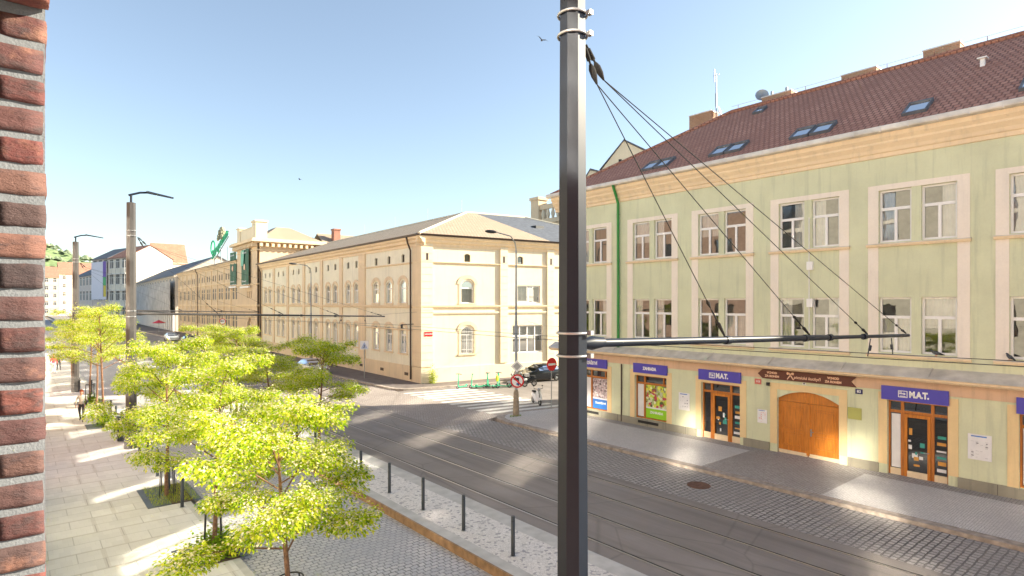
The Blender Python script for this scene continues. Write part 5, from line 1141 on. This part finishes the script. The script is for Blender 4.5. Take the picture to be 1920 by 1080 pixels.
def moped(label, loc, rz, paint, dark=False):
    t = thing('motor_scooter', label, 'motor scooter', loc, rz, 'parked motor scooters')
    b = MB(); b.tube([(.55,0,.42),(.35,0,.28),(-.05,0,.27),(-.2,0,.45),(-.5,0,.62),(-.8,0,.60)], [.05,.10,.13,.17,.17,.07], 10); part('body', b, paint, t)
    b = MB(); b.add([(.50,-.18,.30),(.42,-.22,.62),(.36,-.12,.98),(.36,.12,.98),(.42,.22,.62),(.50,.18,.30),(.58,0,.36),(.52,0,.7),(.43,0,1.0)], [(0,1,7,6),(1,2,8,7),(6,7,4,5),(7,8,3,4),(5,4,3,2,1,0)], 0, False); part('front_shield', b, paint, t)
    b = MB(); b.ell((-.38,0,.80),(.36,.14,.07),12,6); part('seat', b, M_['rubber'], t)
    b = MB(); b.tube([(.62,0,.24),(.40,0,1.02)], .03, 8); b.tube([(.36,-.32,1.08),(.40,0,1.04),(.36,.32,1.08)], .018, 6); part('handlebar', b, M_['black_metal'], t)
    b = MB(); b.ell((.46,0,1.03),(.09,.12,.09),10,6); part('headlight', b, M_['galv'], t)
    for y in (-.3,.3): b = MB(); b.tube([(.36,y,1.08),(.30,y,1.22)], .008, 4); b.ell((.3,y,1.25),(.015,.06,.04),8,4); part('mirror', b, M_['black_metal'], t)
    b = MB(); b.box(-.95,-.62,-.17,.17,.82,1.08); part('top_case', b, paint if dark else M_['rubber'], t) if dark else None
    b = MB(); b.ell((.62,0,.42),(.2,.08,.1),10,5); part('mudguard', b, paint, t)
    wheel(t, .64, 0, .23, .23, .11, .6, 6); wheel(t, -.62, 0, .23, .23, .12, .6, 6)
    b = MB(); b.tube([(-.05,.1,.2),(-.15,.28,.0)], .012, 5); part('stand', b, M_['galv'], t)
    return t
moped('white motor scooter standing by the no entry sign', (26.0,28.6,0), -1.95, M_['sign_white'])
moped('silver motor scooter last in the row after the rental scooters', (30.1,35.35,0), 2.7, M_['silver'], True)
moped('dark motor scooter behind the lamp post, next to the black car', (31.1,35.4,0), 2.5, M_['black_car'])
moped('dark motor scooter on the far pavement before the tower', (23.6,86,.11), .3, M_['black_car'], True)
def kick(paint):
    t = thing('kick_scooter', 'x', 'kick scooter', (0,0,0), 0, 'mint green rental kick scooters'); b = MB(); b.box(-.45,.35,-.085,.085,.10,.16); part('deck', b, paint, t)
    b = MB(); b.tube([(.35,0,.13),(.47,0,.22),(.40,0,1.12)], [.045,.045,.034], 8); part('stem', b, paint, t); b = MB(); b.tube([(.38,-.28,1.12),(.40,0,1.15),(.38,.28,1.12)], .024, 6); part('handlebar', b, M_['black_metal'], t)
    wheel(t, .52, 0, .13, .13, .07, .5, 4); wheel(t, -.52, 0, .12, .12, .07, .5, 4); b = MB(); b.ell((-.52,0,.22),(.13,.05,.05),8,4); part('mudguard', b, paint, t); return t
k0 = kick(M_['mint'])
for i, (x, y, r_, l_) in enumerate(((26.5,37.75,-2.9,'leftmost rental kick scooter, a little apart from the row'),(27.35,36.9,2.6,'second rental kick scooter from the left'),(27.9,36.95,-.3,'third rental kick scooter, turned the other way'),(28.4,36.4,1.9,'rental kick scooter just left of the yellow bag'),(28.75,36.3,.4,'rental kick scooter carrying the yellow bag'),(29.2,36.0,2.2,'rental kick scooter next to the silver motor scooter'))): place(k0, (x,y,0), r_, l_)
del k0['used']
for o in bpy.data.objects:
    if 'used' in o: del o['used']
m = MB(); m.ell((0,0,0),(.13,.10,.26),10,8); t = thing('delivery_bag', 'bright yellow bag hung on a rental kick scooter', 'bag', (28.6,36.0,.75)); part('bag_body', m, M_['hivis'], t); m = MB(); m.torus((0,0,.3),(0,1,0),.07,.01,12,4); part('strap', m, M_['black_metal'], t)
# cafe parasol and box sign far down
t = thing('parasol', 'red parasol beside the netted house', 'parasol', (24,152,.11)); m = MB(); m.tube([(0,0,2.1),(0,0,2.8)], [1.5,.02], 8, smooth=False); part('canopy', m, M_['red'], t); m = MB(); m.tube([(0,0,0),(0,0,2.2)], .03, 6); part('pole', m, M_['galv'], t)
# birds
def bird(name, label, loc, rz, s=1, fly=False, roll=0):
    t = thing(name, label, 'bird', loc, rz); t.scale = (s,)*3; t.rotation_euler = (roll, 0, rz)
    m = MB(); m.tube([(-.20,0,-.02),(-.12,0,0),(0,0,.02),(.10,0,.05),(.15,0,.10),(.19,0,.11),(.225,0,.10)], [.02,.035,.06,.045,.03,.028,.004], 10); part('body', m, plain('pigeon_grey', (.07,.075,.09), .7, .25, 20), t)
    if fly:
        for s_ in (-1, 1): m = MB(); m.add([(.07,0,.04),(-.08,0,.04),(-.10,s_*.20,.12),(-.16,s_*.42,.05),(-.02,s_*.24,.13),(.03,s_*.15,.10)], [(0,1,2,4,5),(2,3,4)]); part('wing', m, M_['black_metal'], t)
    else:
        m = MB(); m.tube([(-.30,0,-.06),(-.1,0,0)], [.012,.045], 6); part('tail', m, M_['black_metal'], t)
        for s_ in (-1, 1): m = MB(); m.tube([(0,s_*.025,-.03),(.01,s_*.025,-.1)], .006, 4); part('leg', m, M_['red'], t)
bird('flying_bird', 'dark bird flying in the sky left of the tall pole top', (.68*38,.735*38,6.6+.446*38), 1.0, 1.1, True, .4)
bird('flying_bird', 'tiny bird flying over the cream building roof', (.365*75,.998*75,6.6+.21*75), 2.0, 1.0, True, .2)
bird('pigeon', 'pigeon on the window ledge right of the tram arm tip', (25.22,6.45,4.80), 2.5, 1.1)
bird('pigeon', 'pigeon on the window ledge at the right edge of the photo', (25.22,4.4,4.80), .6, 1.1)

# =====================================================================
# PEOPLE  (one continuous skinned body, clothes by region)
# =====================================================================
def person(label, loc, rz, skin, hairc, topc, legc, stride=.0, bag=None, hold=False, fingers=True):
    t = thing('person', label, 'person', loc, rz)
    V = []; E_ = []; Rd = []
    def v(p, r): V.append(p); Rd.append(r); return len(V)-1
    def ch(a, pts):
        for p, r in pts: b = v(p, r); E_.append((a, b)); a = b
        return a
    pel = v((0,0,.94),.125); sp = ch(pel, [((0.01,0,1.08),.115),((.02,0,1.22),.125),((.02,0,1.36),.12)])
    nk = ch(sp, [((.02,0,1.46),.055),((.03,0,1.53),.052)]); ch(nk, [((.035,0,1.585),.08),((.04,0,1.65),.088),((.035,0,1.70),.065)])
    for s_ in (-1, 1):
        st = stride*s_
        ch(pel, [((0,s_*.095,.88),.095),((st*.25+.03,s_*.10,.66),.078),((st*.42+.04,s_*.10,.48),.055),((st*.62-(.06 if st < 0 else 0),s_*.10,.30),.052),((st*.92-.02-(.10 if st < 0 else 0),s_*.10,.10+(.03 if st < 0 else 0)),.036),((st*.95+.10-(.10 if st < 0 else 0),s_*.11,.05),.035),((st*.95+.17-(.10 if st < 0 else 0),s_*.115,.04),.026)])
        sh = ch(sp, [((.01,s_*.15,1.40),.06),((0,s_*.19,1.34),.05)])
        if hold: el, wr = (.02,s_*.25,1.10), (.20,s_*.14,1.12)
        else: el, wr = (-.03-st*.25,s_*.24,1.10), (.06-st*.45,s_*.24,.90)
        w_ = ch(sh, [(((0+el[0])/2,(s_*.19+el[1])/2,1.22),.044),(el,.038),(((el[0]+wr[0])/2,(el[1]+wr[1])/2,(el[2]+wr[2])/2),.034),(wr,.024)])
        dr = Vector(wr)-Vector(el); dr.normalize(); pm = Vector(wr)+dr*.06; pi_ = ch(w_, [(tuple(pm),.026)])
        if fingers:
            for k in range(4): o = (k-1.5)*.016; q = pm+dr*.035+Vector((0,0,o))*(1 if hold else 0)+Vector((o,0,0))*(0 if hold else 1); ch(pi_, [(tuple(q),.0085),(tuple(q+dr*.03+Vector((0,-s_*.006,0))),.0075),(tuple(q+dr*(.05 if k in (1,2) else .04)+Vector((0,-s_*.014,0))),.006)])
            ch(w_, [(tuple(Vector(wr)+dr*.03+Vector((.028,0,.0))),.0095),(tuple(Vector(wr)+dr*.065+Vector((.036,0,.0))),.008)])
    me = bpy.data.meshes.new('body'); me.from_pydata(V, E_, []); ob = bpy.data.objects.new('body', me); COL.objects.link(ob)
    sk = ob.modifiers.new('s', 'SKIN'); 
    for i, d in enumerate(me.skin_vertices[0].data): d.radius = (Rd[i], Rd[i]); d.use_root = (i == 0)
    sb = ob.modifiers.new('u', 'SUBSURF'); sb.levels = 2; sb.render_levels = 2
    bpy.context.view_layer.update()
    m2 = bpy.data.meshes.new_from_object(ob.evaluated_get(bpy.context.evaluated_depsgraph_get())); bpy.data.objects.remove(ob)
    for c in (skin, topc, legc, (.03,.025,.02)): m2.materials.append(plain('clothing', c, .8, .12, 8))
    for f_ in m2.polygons:
        z = f_.center.z; y = abs(f_.center.y); f_.use_smooth = True
        near_hand = y > .13 and (.78 < z < .97) and not hold or (hold and f_.center.x > .16 and 1.0 < z < 1.25)
        f_.material_index = 3 if z < .085 else (0 if z > 1.475 or near_hand else (1 if z > .98 or (y > .19 and z > .9) else 2))
    link('body', m2, t)
    # face and hair as children
    h = MB(); h.ell((.0,0,1.69),(.115,.10,.105),14,9); h.ell((-.06,0,1.60),(.07,.09,.13),12,8); part('hair', h, plain('hair', hairc, .8, .2, 30), t)
    fc = MB(); fc.ell((.125,0,1.625),(.016,.012,.018),8,5); fc.ell((.10,.08,1.63),(.012,.01,.02),6,4) if False else None; part('nose', fc, m2.materials[0], t)
    ey = MB(); ey.ell((.116,.033,1.652),(.008,.012,.007),6,4); ey.ell((.116,-.033,1.652),(.008,.012,.007),6,4); part('eyes', ey, M_['dark'], t)
    mo = MB(); mo.ell((.114,0,1.588),(.006,.02,.005),6,4); part('mouth', mo, plain('lips', (.35,.08,.07), .6, .05), t)
    if bag: b_ = MB(); b_.ell((-.10,.24,.98),(.17,.08,.18),12,8); b_.tube([(-.05,.2,1.12),(0,.12,1.42),(.03,-.02,1.30)], .012, 5); part('shoulder_bag', b_, plain('bag_dark', bag, .6, .1), t)
    return t
person('woman with reddish hair walking on the left pavement in dark trousers and pale top', (2.68,40.8,0), -1.75, (.50,.27,.19), (.22,.05,.02), (.50,.44,.38), (.03,.028,.035), .34, (.04,.035,.04))
person('person in bright red and orange top with white trousers far along the left pavement', (2.5,70.5,0), 1.4, (.50,.28,.2), (.5,.25,.05), (.70,.06,.12), (.72,.70,.70), .2)
person('person in dark clothes walking far down the left pavement', (3.0,73.5,0), 1.6, (.4,.25,.2), (.03,.02,.02), (.05,.03,.03), (.04,.04,.05), .3)
person('person in black walking along the cream street facade', (24.6,57.6,.11), -1.5, (.4,.25,.2), (.02,.02,.02), (.02,.02,.025), (.03,.03,.04), .3)
